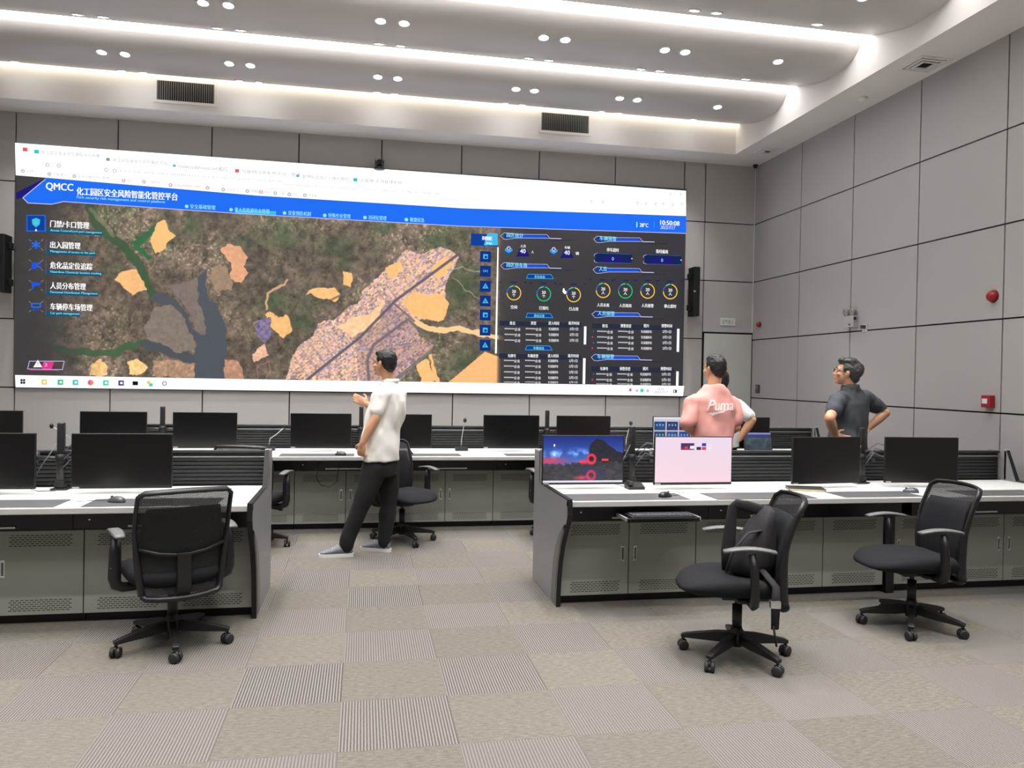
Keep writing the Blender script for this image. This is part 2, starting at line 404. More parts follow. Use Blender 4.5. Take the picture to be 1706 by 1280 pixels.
so = thing('wall_socket', 'small wall socket with a plug just right of the emergency light', 'socket', (XR, 7.90, 2.165))
MB().rbox((-.012, -.043, -.043), (0, .043, .043), .004).obj('face_plate', mat('socket_white', (205, 202, 200), .4), so)
MB().rbox((-.05, -.03, -.01), (-.012, .02, .03), .004).obj('plug', mat('plug_dark', (60, 55, 55), .5), so)
# bullet camera above the screen
bc = thing('ptz_camera', 'dark pan-tilt camera perched on the top edge of the big screen', 'camera', (.165, 10.40, 4.225))
b_ = MB(); b_.smooth = True; b_.lathe([(.07, 0), (.07, .015), (.045, .025), (.04, .05)], 24); b_.obj('base', M_black, bc)
b_ = MB(); b_.smooth = True; b_.ell((0, -.0, .085), (.045, .05, .045)); b_.cyl((0, -.03, .085), (0, -.065, .085), .025); b_.obj('head', mat('cam_brown', (45, 36, 36), .4), bc)
b_ = MB(); b_.box((-.058, -.015, .04), (-.046, .015, .12)); b_.box((.046, -.015, .04), (.058, .015, .12)); b_.obj('yoke', M_black, bc)
# slim column loudspeakers turned edge-on either side of the screen
def column_speaker(x, label, mir):
    t = thing('wall_loudspeaker', label, 'loudspeaker', (x, YW, 2.78))
    MB().rbox((-.045, -.27, -.345), (.045, -.06, .345), .008).obj('cabinet', M_black, t)
    for z in (-.22, .22):
        m = MB(); m.rbox((-.075 if mir else .045, -.18, z-.04), (-.045 if mir else .075, -.09, z+.04), .005); m.box((-.02, -.06, z-.02), (.02, 0, z+.02)); m.obj('bracket', M_black, t)
    MB().box((-.05, -.2722, -.01), (-.02, -.27, .01)).obj('badge', M_alu, t)
column_speaker(4.56, 'tall slim black loudspeaker on the wall to the right of the screen', True)
column_speaker(-4.24, 'tall slim black loudspeaker on the wall to the left of the screen', False)
# ================================================================ VIDEO WALL
SY = 10.47; SX0, SX1, SZ0, SZ1 = -4.176, 4.474, 1.305, 4.252
VW = thing('video_wall', 'huge wall-wide lit display showing a browser with a satellite map and dark dashboards', 'screen', (0.1475, YW, SZ0))
VO = Vector((0.1475, YW, SZ0))
def vobj(mb, name, mats): 
    o = mb.obj(name, mats, VW, loc=VO); o.location = (0, 0, 0); return o
vobj(MB().box((SX0-.004, SY+.003, SZ0-.004), (SX1+.004, YW, SZ1+.004)), 'cabinet', M_dark)
def attr_mat(name, strength=1.0, rough=.35):
    m = bpy.data.materials.new(name); m.use_nodes = True; t = NT(m)
    a = t.new('ShaderNodeVertexColor'); a.layer_name = 'picture'
    t.b.inputs['Base Color'].default_value = (.01, .01, .01, 1); t.b.inputs['Roughness'].default_value = rough
    t.link(a.outputs[0], t.b.inputs['Emission Color']); t.b.inputs['Emission Strength'].default_value = strength; m.cycles.emission_sampling = 'NONE'; return m
def lina(c): c = np.clip(c/255., 0, 1); return np.where(c <= .04045, c/12.92, ((c+.055)/1.055)**2.4)
RNG = np.random.RandomState(5)
def vnoise(x, y, seed=0):
    r = np.random.RandomState(seed).rand(257, 257); xi = np.floor(x).astype(int); yi = np.floor(y).astype(int); fx = x-xi; fy = y-yi
    fx = fx*fx*(3-2*fx); fy = fy*fy*(3-2*fy); a = r[yi % 256, xi % 256]; b = r[yi % 256, (xi+1) % 256]; c = r[(yi+1) % 256, xi % 256]; d = r[(yi+1) % 256, (xi+1) % 256]
    return (a*(1-fx)+b*fx)*(1-fy)+(c*(1-fx)+d*fx)*fy
def fbm(x, y, s, o=4, seed=0): 
    t = 0; a = 1; n = 0
    for k in range(o): t = t+a*vnoise(x/s*2**k+17*k, y/s*2**k+5*k, seed+k); n += a; a *= .55
    return t/n
def inpoly(x, y, P):
    r = np.zeros(x.shape, bool); n = len(P)
    for i in range(n):
        x0, y0 = P[i]; x1, y1 = P[(i+1) % n]
        if y0 == y1: continue
        c = ((y0 > y) != (y1 > y)) & (x < (x1-x0)*(y-y0)/(y1-y0)+x0); r ^= c
    return r
def segd(x, y, P):
    d = np.full(x.shape, 1e9)
    for (a, b), (c, e) in zip(P[:-1], P[1:]):
        dx, dy = c-a, e-b; t = np.clip(((x-a)*dx+(y-b)*dy)/(dx*dx+dy*dy), 0, 1); d = np.minimum(d, np.hypot(x-a-t*dx, y-b-t*dy))
    return d
def picture(name, parent, x0, x1, z0, z1, y, nx, nz, fn, material, org=Vector((0, 0, 0))):
    xs = np.linspace(x0, x1, nx); zs_ = np.linspace(z0, z1, nz); X, Zz = np.meshgrid(xs, zs_)
    co = np.stack([X-org[0], np.full_like(X, y-org[1]), Zz-org[2]], -1).reshape(-1, 3)
    i = np.arange((nz-1)*(nx-1)); r = i//(nx-1); c = i % (nx-1); a = r*nx+c
    q = np.stack([a, a+1, a+nx+1, a+nx], -1)
    me = bpy.data.meshes.new(name); me.vertices.add(len(co)); me.vertices.foreach_set('co', co.ravel()); me.loops.add(q.size); me.loops.foreach_set('vertex_index', q.ravel().astype(np.int32))
    me.polygons.add(len(q)); me.polygons.foreach_set('loop_start', (np.arange(len(q))*4).astype(np.int32)); me.update()
    colr = fn(X, Zz); ca = me.color_attributes.new('picture', 'FLOAT_COLOR', 'POINT')
    ca.data.foreach_set('color', np.concatenate([lina(colr.reshape(-1, 3)), np.ones((len(co), 1))], 1).astype(np.float32).ravel()); me.materials.append(material)
    o = bpy.data.objects.new(name, me); COL.objects.link(o); o.parent = parent; return o
def satellite(X, Zz):
    u, v = proj(X, np.full_like(X, SY), Zz)
    wu = u+(fbm(u, v, 14, 3, 31)-.5)*9; wv = v+(fbm(u, v, 14, 3, 41)-.5)*9
    C = np.empty(u.shape+(3,)); n1 = fbm(u, v, 60, 4, 1)[..., None]; n2 = fbm(u, v, 9, 4, 9)[..., None]; n3 = fbm(u, v, 3, 2, 19)[..., None]
    C[:] = np.array([112, 98, 84])*(.62+.5*n1+.0*n2); grn = np.clip((fbm(u, v, 45, 4, 77)-.5)*5, 0, 1)[..., None]
    C = C*(1-grn*.55)+np.array([74, 82, 58])*grn*.55; C = C*(.72+.62*(n2-.5)*1.5+.28)
    spk = np.clip((n3-.62)*6, 0, 1)*np.clip((n1-.35)*3, 0, 1); C += spk*np.array([62, 52, 42])
    spk2 = np.clip((.36-n3)*6, 0, 1); C -= spk2*22
    def fill(P, col, rough=1, var=.12, warp=True):
        m = inpoly(wu if warp else u, wv if warp else v, P); k = (1-var+2*var*fbm(u, v, 5, 3, 3))[..., None]; C[m] = (np.array(col)*k)[m]
    def line(P, wd, col, op=1, warp=True):
        d = segd(wu if warp else u, wv if warp else v, P); a = np.clip(wd-d+.5, 0, 1)[..., None]*op; C[:] = C*(1-a)+np.array(col)*a
    # wooded areas and green meadows
    for cx, cy, rx, ry in ((470, 395, 45, 25), (560, 410, 40, 22), (455, 505, 28, 25), (765, 480, 45, 50), (775, 605, 40, 30), (575, 440, 16, 14), (500, 540, 30, 18), (730, 400, 30, 16), (640, 380, 25, 10), (320, 375, 18, 30)):
        a = np.clip(1.15-np.hypot((wu-cx)/rx, (wv-cy)/ry), 0, 1)[..., None]*.75; C[:] = C*(1-a)+np.array([62, 76, 52])*(.8+.4*n2)*a
    line([(148, 345), (165, 380), (195, 402), (222, 430), (238, 455), (245, 478), (262, 496), (290, 506)], 7, (44, 74, 46), .9)
    line([(150, 350), (175, 372), (190, 392)], 3, (120, 116, 96), .6)
    fill([(232, 395), (262, 372), (262, 385), (232, 412), (255, 432), (245, 436), (215, 405)], (34, 92, 52))
    line([(262, 496), (290, 508), (306, 528), (316, 552), (332, 566), (345, 575)], 8, (66, 70, 76))
    line([(60, 572), (110, 585), (160, 588), (192, 588), (220, 575), (240, 572)], 6, (52, 82, 52), .9)
    line([(240, 574), (268, 580), (292, 592), (330, 598)], 7, (64, 68, 72))
    fill([(262, 510), (285, 506), (300, 520), (312, 548), (322, 560), (326, 582), (300, 590), (275, 577), (243, 565), (240, 545), (250, 525)], (116, 104, 94))
    fill([(282, 478), (300, 470), (330, 468), (332, 500), (345, 520), (342, 560), (330, 552), (318, 525), (300, 500)], (112, 98, 92))
    fill([(330, 462), (343, 450), (345, 495), (362, 508), (376, 548), (379, 580), (372, 640), (324, 640), (322, 590), (335, 562), (342, 556), (342, 530), (330, 502)], (66, 71, 78), var=.03)
    fill([(352, 450), (362, 440), (376, 445), (388, 470), (385, 482), (360, 486), (352, 470)], (142, 118, 96))
    # sand and bare earth
    sand = (229, 174, 110)
    fill([(262, 374), (275, 368), (281, 386), (291, 396), (282, 402), (277, 412), (271, 421), (258, 423), (255, 412), (250, 401)], sand, var=.03)
    fill([(192, 468), (204, 452), (225, 449), (240, 470), (245, 483), (222, 493)], (226, 170, 112), var=.08)
    fill([(366, 416), (385, 407), (401, 412), (412, 430), (407, 444), (415, 455), (402, 472), (386, 466), (384, 440)], (206, 150, 112), var=.08)
    fill([(150, 607), (170, 598), (181, 612), (178, 626), (150, 626)], (226, 180, 118), var=.2); fill([(213, 603), (230, 597), (246, 612), (236, 624), (215, 622)], (232, 188, 124), var=.15)
    fill([(252, 600), (320, 605), (324, 632), (255, 628)], (160, 128, 104), var=.25); fill([(374, 600), (400, 605), (408, 634), (374, 630)], (172, 128, 104), var=.2)
    line([(445, 517), (445, 490), (475, 475), (478, 465)], 2, (214, 170, 126), .8)
    fill([(508, 490), (528, 478), (560, 480), (568, 492), (560, 503), (530, 495)], sand, var=.08); fill([(572, 450), (585, 455), (585, 478), (570, 474)], sand, var=.1)
    fill([(440, 525), (455, 520), (462, 530), (478, 526), (487, 552), (475, 565), (455, 550)], (228, 172, 108), var=.1)
    fill([(428, 534), (450, 528), (452, 555), (440, 572), (428, 560)], (112, 98, 130), var=.4); fill([(420, 590), (440, 575), (446, 590), (425, 604)], (214, 168, 140), var=.2)
    # industrial park
    park = [(478, 632), (486, 590), (520, 560), (530, 540), (560, 528), (600, 500), (600, 486), (640, 452), (668, 425), (682, 418), (700, 426), (735, 410), (765, 430), (742, 470), (740, 505), (690, 540), (700, 560), (722, 575), (702, 600), (660, 640), (560, 640)]
    fill(park, (214, 172, 142), var=.1)
    ang = math.radians(-37.5); ca_, sa_ = math.cos(ang), math.sin(ang)
    a_ = (u*ca_+v*sa_); b_ = (-u*sa_+v*ca_)
    inside = inpoly(wu, wv, park)
    bi = np.floor(a_/3.6).astype(int); bj = np.floor(b_/2.5).astype(int)
    rr = np.random.RandomState(11).rand(512, 512); r1 = rr[bi % 512, bj % 512]; r2 = rr[(bi*7+3) % 512, (bj*5+1) % 512]
    big = fbm(u, v, 26, 2, 55)
    dens = inside & (r1 < .72)
    pal = np.array([[196, 156, 150], [150, 128, 146], [226, 196, 180], [112, 100, 124], [178, 138, 168], [132, 140, 176], [96, 98, 88], [238, 206, 170], [84, 76, 96], [206, 178, 196]])
    pc = pal[(r2*9.99).astype(int)]
    cool = (big > .5)[..., None]; pc = np.where(cool, pc*np.array([1.0, .96, 1.02]), pc*np.array([1.08, 1.0, .92]))
    pc = pc*(.86+.3*fbm(u, v, 2.2, 2, 91))[..., None]; mixk = (.30+.45*fbm(u, v, 30, 2, 66))[..., None]; C[dens] = (C*(1-mixk)+pc*mixk)[dens]
    rd_ = inside & ((np.abs(a_ % 24-12) < .55) | (np.abs(b_ % 17-8) < .5)); C[rd_] = C[rd_]*.55+np.array([120, 104, 112])*.45
    cor = [(590, 560), (628, 520), (650, 505), (668, 520), (680, 530), (722, 575), (700, 605), (660, 640), (600, 640)]
    m = inpoly(u, v, cor) & inside; C[m] = (C*np.array([.84, .84, .88]))[m]
    for k in range(12):
        o = 10+k*15; line([(478+o*.95, 632-o*.7-34), (510+o*.95, 632-o*.7+10)], .7, (132, 112, 112), .7, False)
    fill([(668, 500), (690, 488), (735, 492), (747, 505), (741, 535), (700, 530), (680, 520)], sand, var=.05); fill([(640, 450), (665, 432), (672, 450), (650, 466)], sand, var=.1); fill([(716, 445), (745, 428), (752, 440), (730, 470)], sand, var=.05)
    fill([(592, 560), (560, 545), (585, 530), (610, 525), (640, 500), (630, 540)], (236, 184, 140), var=.12)
    fill([(695, 605), (710, 598), (728, 632), (722, 637), (700, 637)], sand, var=.06); line([(716, 590), (722, 612), (732, 640)], 3, sand)
    line([(684, 532), (715, 548), (740, 551), (765, 548), (800, 556), (835, 562)], 4.5, (238, 186, 134))
    line([(752, 447), (775, 446), (800, 455)], 1, (176, 160, 136), .7); line([(755, 462), (775, 485), (800, 500)], .8, (176, 160, 136), .7)
    line([(510, 634), (600, 562), (660, 500), (762, 425)], 2.3, (86, 78, 88), .95, False); line([(532, 510), (600, 475), (668, 424)], 1.6, (96, 84, 80), .8, False)
    line([(615, 640), (612, 600), (622, 575), (680, 532), (705, 556)], 2.4, (98, 88, 96), .9, False); line([(655, 636), (718, 585)], 3, (98, 96, 96), .8, False); line([(655, 505), (690, 535)], 1.8, (92, 80, 90), .8, False)
    line([(430, 632), (430, 610), (446, 604), (450, 622), (440, 640)], 1, (170, 120, 110), .6)
    fill([(744, 640), (808, 586), (834, 596), (834, 640)], (228, 170, 110), var=.04, warp=False)
    # brightness haze of the overlay: dark menus at the left and the dashboard at the right
    a = np.clip((175-u)/125, 0, 1)[..., None]; a = a*a*(3-2*a); C[:] = C*(1-.93*a)+np.array([46, 44, 46])*.93*a
    a = np.clip((u-829-(v-500)*-.02)/5, 0, 1)[..., None]; bb = np.clip((880-u)/50, 0, 1)[..., None]*.25; C[:] = C*(1-a*(1-bb))+np.array([38, 37, 42])*a*(1-bb)
    a = np.clip((350-v-(u-100)*.03)/12, 0, 1)[..., None]*(u < 800)[..., None]*.35; C[:] = C*(1-a)+40*a
    return np.clip(C*1.1+4, 0, 255)
M_pic = attr_mat('led_picture', 1.0)
picture('map_display', VW, SX0, SX1, SZ0, SZ1, SY, 1150, 380, satellite, M_pic, VO)
# ---- text
_TX = {}
def glyphs(body, bold=0.0, italic=0.0, family=None):
    k = (body, bold, italic)
    if k in _TX: return _TX[k]
    cu = bpy.data.curves.new('t', 'FONT'); cu.body = body; cu.size = 1; cu.resolution_u = 3; cu.offset = bold; cu.shear = italic; cu.fill_mode = 'BOTH'
    o = bpy.data.objects.new('t', cu); COL.objects.link(o); bpy.context.view_layer.update()
    me = bpy.data.meshes.new_from_object(o.evaluated_get(bpy.context.evaluated_depsgraph_get()))
    vs = [v.co.copy() for v in me.vertices]; fs = [list(p.vertices) for p in me.polygons]
    bpy.data.objects.remove(o); bpy.data.curves.remove(cu); bpy.data.meshes.remove(me)
    x0 = min(v.x for v in vs); x1 = max(v.x for v in vs); y0 = min(v.y for v in vs); y1 = max(v.y for v in vs)
    _TX[k] = ([((v.x-x0)/(x1-x0), (v.y-y0)/(y1-y0)) for v in vs], fs); return _TX[k]
def put_text(mb, body, mi, x0, x1, z0, z1, y, bold=0, italic=0):
    g_, fs = glyphs(body, 0, italic); mb.m = mi; w_ = (z1-z0)*(.028 if bold > .018 else .014)
    for k, dx in enumerate((0,) if bold <= 0 else (-w_, w_)): mb.add([(x0+a*(x1-x0)+dx, y-.0001*k, z0+b*(z1-z0)) for a, b in g_], fs)
def S(u, v, l=1): return at(u, v, SY-.0008*l)
def st(mb, body, mi, u0, vt, u1, vb, l=3, bold=.012, italic=0):
    a = S(u0, vt); b = S(u0, vb); c = S(u1, vt); put_text(mb, body, mi, a.x, c.x, b.z, a.z, SY-.0008*l, bold, italic)
def sp(mb, mi, pts, l=2): mb.m = mi; mb.flat([S(u, v, l) for u, v in reversed(pts)])
def rect(mb, mi, u0, v0, u1, v1, l=2):
    a = S(u0, v0); b = S(u1, v0); z = S(u0, v1).z; y = SY-.0008*l; mb.m = mi; mb.add([(a.x, y, z), (b.x, y, z), (b.x, y, a.z), (a.x, y, a.z)], [(0, 1, 2, 3)])
def stroke(mb, mi, pts, wd, l=3, closed=False):
    P = [S(u, v, l) for u, v in pts]; n = len(P); mb.m = mi
    for i in range(n if closed else n-1):
        a, b = P[i], P[(i+1) % n]; d = (b-a).normalized(); nn = Vector((-d.z, 0, d.x))*wd/2; e = d*wd*.3; mb.flat([a-nn-e, b-nn+e, b+nn+e, a+nn-e])
def ringarc(mb, mi, u, v, r0, r1, a0, a1, l=3, k=30):
    c = S(u, v, l); n = max(2, int(k*(a1-a0)/360)); mb.m = mi; s_ = 8.55/1118
    s_ = (S(u+1, v).x-S(u-1, v).x)/2; pr = []
    for i in range(n+1):
        a = math.radians(a0+(a1-a0)*i/n); pr.append((c+Vector((math.sin(a)*r0*s_, 0, math.cos(a)*r0*s_)), c+Vector((math.sin(a)*r1*s_, 0, math.cos(a)*r1*s_))))
    for i in range(n): mb.flat([pr[i][0], pr[i][1], pr[i+1][1], pr[i+1][0]])
G = {}
PAL = dict(white=(255, 255, 255), offw=(247, 246, 252), grey=(140, 142, 152), lgrey=(196, 198, 206), red=(226, 96, 104), teal=(60, 200, 200), blue=(36, 112, 246), blue2=(30, 88, 226), sky=(70, 190, 240), cyan=(150, 236, 246), navy=(22, 52, 130), navy2=(18, 66, 156), ink=(40, 42, 54), dark=(36, 36, 42), pink=(222, 96, 150), magenta=(230, 60, 140), yellow=(246, 208, 96), green=(44, 196, 130), mint=(70, 220, 170), purple=(92, 62, 150), lil=(196, 190, 232), steel=(60, 110, 190), panel=(24, 38, 92), black=(24, 24, 28), orange=(238, 150, 90), deep=(34, 30, 120), row=(44, 48, 66), tealbar=(24, 84, 120), sepgrey=(120, 124, 140))
PAL['bar'] = (255, 254, 255); PAL['bar2'] = (250, 246, 255)
ML = [glow('led_'+k, v, 1.3 if k == 'bar' else 1.15 if k == 'bar2' else 1.12 if k == 'white' else 1.0) for k, v in PAL.items()]; MI = {k: i for i, k in enumerate(PAL)}
ml = MI
# browser chrome
b = MB()
sp(b, ml['bar'], [(25, 238), (1143, 318), (1143, 360), (770, 347), (430, 326), (75.6, 296), (26.2, 292)], 2)
x0, x1 = SX0, SX1
RX = [(42, 249, 'red', 8, ''), (61, 252.5, 'teal', 8, '化工园区安全风险管控平台系统'), (180, 265.5, 'grey', 6, '化工园区安全与风险管控平台'), (290.5, 276, 'teal', 5, 'home.codehouse.com:8012'), (395, 284.5, 'red', 7, '互联网应用系统平台 - 登录'), (496, 293, 'teal', 5, '智慧化工园区一体化管控'), (592, 299.5, 'teal', 7, '元管理-人员管理系统')]
for i, (u, v, c, s_, tx) in enumerate(RX):
    rect(b, ml[c], u-s_*.5, v-s_*.4, u+s_*.5, v+s_*.4, 3)
    if tx: st(b, tx, ml['grey'], u+8, v-2.5+.4, u+8+len(tx)*(7 if tx[0] != 'h' else 3.5), v+3.5+.4, 3, 0)
    if i < 6 and tx: rect(b, ml['lgrey'], u+8+94, v+1, u+8+94.6, v+14, 3)
for u, v in ((79, 275), (98, 276), (177, 283), (191, 284.5)): ringarc(b, ml['grey'], u, v, 2.4, 3.4, 0, 360)
st(b, '172.16.201.187:8080/factory/project/park/overview', ml['lgrey'], 201, 283, 470, 288, 3, 0); st(b, 'management/monitoring?tab=statistics&area=17&id=1000_16', ml['lgrey'], 474, 305, 735, 310, 3, 0)
for u, v, c, tx, wd in ((38, 285, 'grey', '书签栏 - 1', 20), (82, 290, 'grey', '工程单元', 24), (124, 293.5, 'grey', '云平台管控中心系统', 52), (206, 301, 'pink', '园区', 9), (240, 303, 'grey', '二道防线', 20), (284, 308.5, 'red', '应急指挥管理平台系统', 44), (346, 313, 'grey', '社区', 9), (372, 316, 'grey', '安全中心', 18), (412, 318.5, 'grey', 'vmware', 14), (435, 320, 'red', '资料', 9), (458.5, 322, 'grey', '工具', 9), (482, 324, 'grey', '平台', 10), (508, 325.5, 'grey', '信息库', 14)):
    ringarc(b, ml[c], u, v, 1.6, 3.0, 0, 360); st(b, tx, ml['grey' if c == 'grey' else c], u+6, v-2.2, u+6+wd, v+2.6, 3, 0)
for u, v in ((985, 336), (1004, 337), (1062, 339), (1076, 340), (1092, 340), (1105, 340), (1121, 341), (1136, 340), (1117, 324), (1134, 324)): rect(b, ml['lgrey'], u-2.5, v-2, u+2.5, v-.6, 3); rect(b, ml['lgrey'], u-1.5, v+.6, u+1.5, v+2, 3)
vobj(b, 'browser_bar', ML)
# title banner
b = MB()
sp(b, ml['blue'], [(75.6, 298.6), (75.6, 296), (430, 326), (770, 347), (1143, 360), (1143, 389), (770, 377), (400, 356), (106, 336), (86, 340.4), (46.6, 338.4), (38, 329.6)], 2)
sp(b, ml['deep'], [(27, 321), (75, 297), (77, 299), (38, 329.6), (27, 332)], 2)
stroke(b, ml['lil'], [(75.6, 298.6), (38, 329.6), (46.6, 338.4), (86, 340.4), (106, 336), (400, 356), (770, 377), (1143, 389)], .010, 3)
for k in range(8): sp(b, ml['sky'] if k < 4 else ml['blue'], [(392+k*5, 350+k*.3), (460-k*3, 352), (460-k*3, 359.3), (392+k*5, 355.5)], 2.2) if k == 0 else None
st(b, 'QMCC', ml['white'], 77, 304, 122, 318, 4, .03)
st(b, '化工园区安全风险智能化管控平台', ml['white'], 128, 312, 296, 325, 4, .022)
st(b, 'Park security risk management and control platform', ml['cyan'], 128, 326, 275, 332, 4, .01)
for u, vt, u1, tx in ((317, 340, 359, '安全基础管理'), (391, 345.5, 449, '重大危险源安全管理'), (480, 351, 518, '双重预防机制'), (547, 355, 584, '特殊作业管理'), (614, 358.5, 644, '封闭化管理'), (683, 362, 707, '敏捷应急')):
    st(b, tx, ml['cyan'], u, vt, u1, vt+7.6, 4, .012); ringarc(b, ml['cyan'], u-6, vt+4, 0.2, 3.2, 0, 360, 4, 8)
st(b, '28°C', ml['white'], 1066, 371.5, 1080, 378, 4, .02); rect(b, ml['cyan'], 1060, 370, 1062, 379, 4); rect(b, ml['sky'], 1089.5, 370, 1090, 380, 4)
st(b, '10:50:08', ml['white'], 1100, 367, 1132, 374.6, 4, .03); st(b, '2023/7/17', ml['offw'], 1100, 376, 1125, 381.5, 4, .0, .2)
vobj(b, 'title_banner', ML)
# left menu
b = MB()
menu = [(367, '门禁/卡口管理', 148.5, 'Access Control/card port management', 170), (402, '出入园管理', 134, 'Management of access to the park', 159), (436, '危化品定位追踪', 154, 'Hazardous Chemicals location tracking', 169), (470, '人员分布管理', 143, 'Personnel Distribution Management', 163), (505, '车辆停车场管理', 154, 'Car park management', 133)]
for i, (v, cn, u1, en, u2) in enumerate(menu):
    rect(b, ml['tealbar'], 77, v+14, u2+1, v+21, 2.2); rect(b, ml['sepgrey'], 76.6, v-2, 76.9, v+21, 2.4)
    st(b, cn, ml['white'], 84, v, u1, v+11.5, 4, .022); st(b, en, ml['cyan'], 84, v+14.6, u2, v+19.6, 4, .004)
    ic, jc = 60, v+6
    if i == 0:
        rect(b, ml['navy2'], 45, v-8, 75, v+18, 2.2); stroke(b, ml['blue'], [(45, v-8), (75, v-8), (75, v+18), (45, v+18)], .01, 3, True)
        sp(b, ml['sky'], [(53, v-1), (60, v-4), (67, v-1), (66, v+7), (60, v+12), (54, v+7)], 3); ringarc(b, ml['mint'], 60, v+4, .2, 3, 0, 360, 4); sp(b, ml['white'], [(60, v+14), (62, v+18), (58, v+18)], 4)
    else:
        for sx in (-1, 1):
            for sy in (-1, 1): stroke(b, ml['sepgrey'], [(60+sx*8, jc+sy*6), (60+sx*12, jc+sy*9)], .008, 3)
        if i == 1:
            for a in range(6): stroke(b, ml['blue'], [(60, jc), (60+7*math.cos(a*PI/3+.5), jc+6*math.sin(a*PI/3+.5))], .018, 4)
        if i == 2: rect(b, ml['blue2'], 53, jc-5, 61, jc+6, 3); stroke(b, ml['blue'], [(61, jc-1), (68, jc-5)], .014); stroke(b, ml['blue'], [(61, jc+1), (68, jc+4)], .014)
        if i == 3: sp(b, ml['blue2'], [(53, jc-6), (68, jc-4), (66, jc), (57, jc+1), (55, jc+7), (53, jc+6)], 3)
        if i == 4: stroke(b, ml['blue'], [(53, jc-5), (67, jc-5), (67, jc+1), (53, jc+1)], .014, 3, True); [stroke(b, ml['blue2'], [(56+4*k, jc+3), (55+4*k, jc+7)], .008) for k in range(3)]
vobj(b, 'menu_column', ML)
b = MB()
stroke(b, ml['lil'], [(49, 602), (107, 602), (104, 616), (46, 615)], .008, 3, True); sp(b, ml['magenta'], [(72, 603), (90, 603), (86, 615), (70, 615)], 2.2) ; sp(b, ml['magenta'], [(50, 616.5), (98, 617), (98, 618), (50, 617.5)], 2.2)
sp(b, ml['white'], [(63, 599.5), (70.5, 612), (55.5, 612)], 3); rect(b, ml['pink'], 62.6, 603, 63.6, 610, 4); st(b, '3', ml['lil'], 74, 605, 78.6, 611, 4)
vobj(b, 'warning_badge', ML)
# tool column over the map
b = MB()
rect(b, ml['navy2'], 784.7, 389, 829, 409, 2.2); sp(b, ml['sky'], [(812, 389), (829, 389), (829, 409), (806, 409)], 2.4); st(b, '英德园区', ml['white'], 803, 393.5, 820, 400, 4, .02); st(b, 'Di Park', ml['white'], 810, 403.5, 820, 407, 4)
for k, v in enumerate((427.4, 451.6, 476.7, 501.3, 524.7, 550, 575)):
    rect(b, ml['navy'], 800-.12*k, v-9, 818-.12*k, v+9, 2.4); u = 809-.12*k
    if k in (0, 4, 5): rect(b, ml['sky'], u-4, v-4, u+4, v+4, 3); rect(b, ml['navy'], u-1.5, v-1, u+2.5, v+3, 3.5)
    elif k == 1: ringarc(b, ml['sky'], u, v, .2, 1.6, 0, 360, 3, 10); ringarc(b, ml['sky'], u, v, 3, 4, 50, 130); ringarc(b, ml['sky'], u, v, 3, 4, 230, 310)
    else: sp(b, ml['sky'], [(u, v-5), (u+5, v+4), (u-5, v+4)], 3); rect(b, ml['navy'], u-.6, v-1, u+.6, v+3, 3.5)
sp(b, ml['white'], [(828.6, 412), (830.8, 412), (827.6, 589), (824.6, 589)], 3)
vobj(b, 'map_toolbar', ML)
# dashboards
def header(b, u, v, tx, u1, L=82):
    sp(b, ml['navy2'], [(u+6, v+.2), (u+L-4, v+.9+2), (u+L, v+9.2), (u+6, v+9)], 2.2); sp(b, ml['blue2'], [(u+24, v+4), (u+L-8, v+5), (u+L-4, v+8.8), (u+24, v+8.6)], 2.6)
    stroke(b, ml['lil'], [(u, v+5), (u+6, v), (u+10, v+.4), (u+26, v+2.4), (u+L-5, v+3), (u+L, v+9), (u+26, v+8.8), (u+10, v+11), (u+5, v+10.6)], .007, 3, True); stroke(b, ml['lil'], [(u+L, v+9.3), (u+L+19, v+9.8)], .012, 3); stroke(b, ml['row'], [(u+L, v+11.8), (u+L+40, v+12.8)], .006, 3)
    st(b, tx, ml['cyan'], u+10, v-.5, u1, v+7.2, 5, .016)
def sub(b, u, v, tx, wd=45):
    sp(b, ml['navy2'], [(u+3, v), (u+wd-4, v+.6), (u+wd, v+7.6), (u, v+7)], 2.2); stroke(b, ml['sky'], [(u+3, v), (u+wd-4, v+.6), (u+wd, v+7.6), (u, v+7)], .006, 3, True); st(b, tx, ml['cyan'], u+13.5, v+1.5, u+31, v+6.6, 4, .012)
def table(b, hv, rows_, cols, heads, cut=None):
    rect(b, ml['row'], cols[0][0]-8, hv-1, cols[3][1]+6, hv+7, 2.1)
    for (a, c_), h in zip(cols, heads):
        mid = (a+c_)/2; L = len(h)*4.4; st(b, h, ml['white'], mid-L/2, hv, mid+L/2, hv+5.8, 4, .016)
    for k, v in enumerate(rows_):
        for q, (a, c_) in enumerate(cols):
            tx = ('********企业', '********企业', '车违规停车', '2月1日')[q]; h = 4.6 if v+2.3 < (cut or 1e9) else 2.6
            if v > (cut or 1e9)-3: st(b, tx, ml['offw'], a, v-2.3, c_, v+1.0, 4, .012)
            else: st(b, tx, ml['offw'], a, v-2.3, c_, v+2.6, 4, .012)
b = MB()
header(b, 834, 388, '园区统计', 872)
for u, v in ((847.5, 417), (922.5, 418.5)):
    sp(b, ml['blue2'], [(u-6, v+2), (u, v-1), (u+6, v+2), (u, v+7)], 3); sp(b, ml['sky'], [(u-4, v+2), (u, v), (u+4, v+2), (u, v+4)], 4); ringarc(b, ml['lil'], u, v-3, 1.6, 3.6, 0, 360, 3, 14); ringarc(b, ml['sky'], u-4, v-.5, 1, 2.4, 0, 360, 3, 10); ringarc(b, ml['sky'], u+4, v-.5, 1, 2.4, 0, 360, 3, 10)
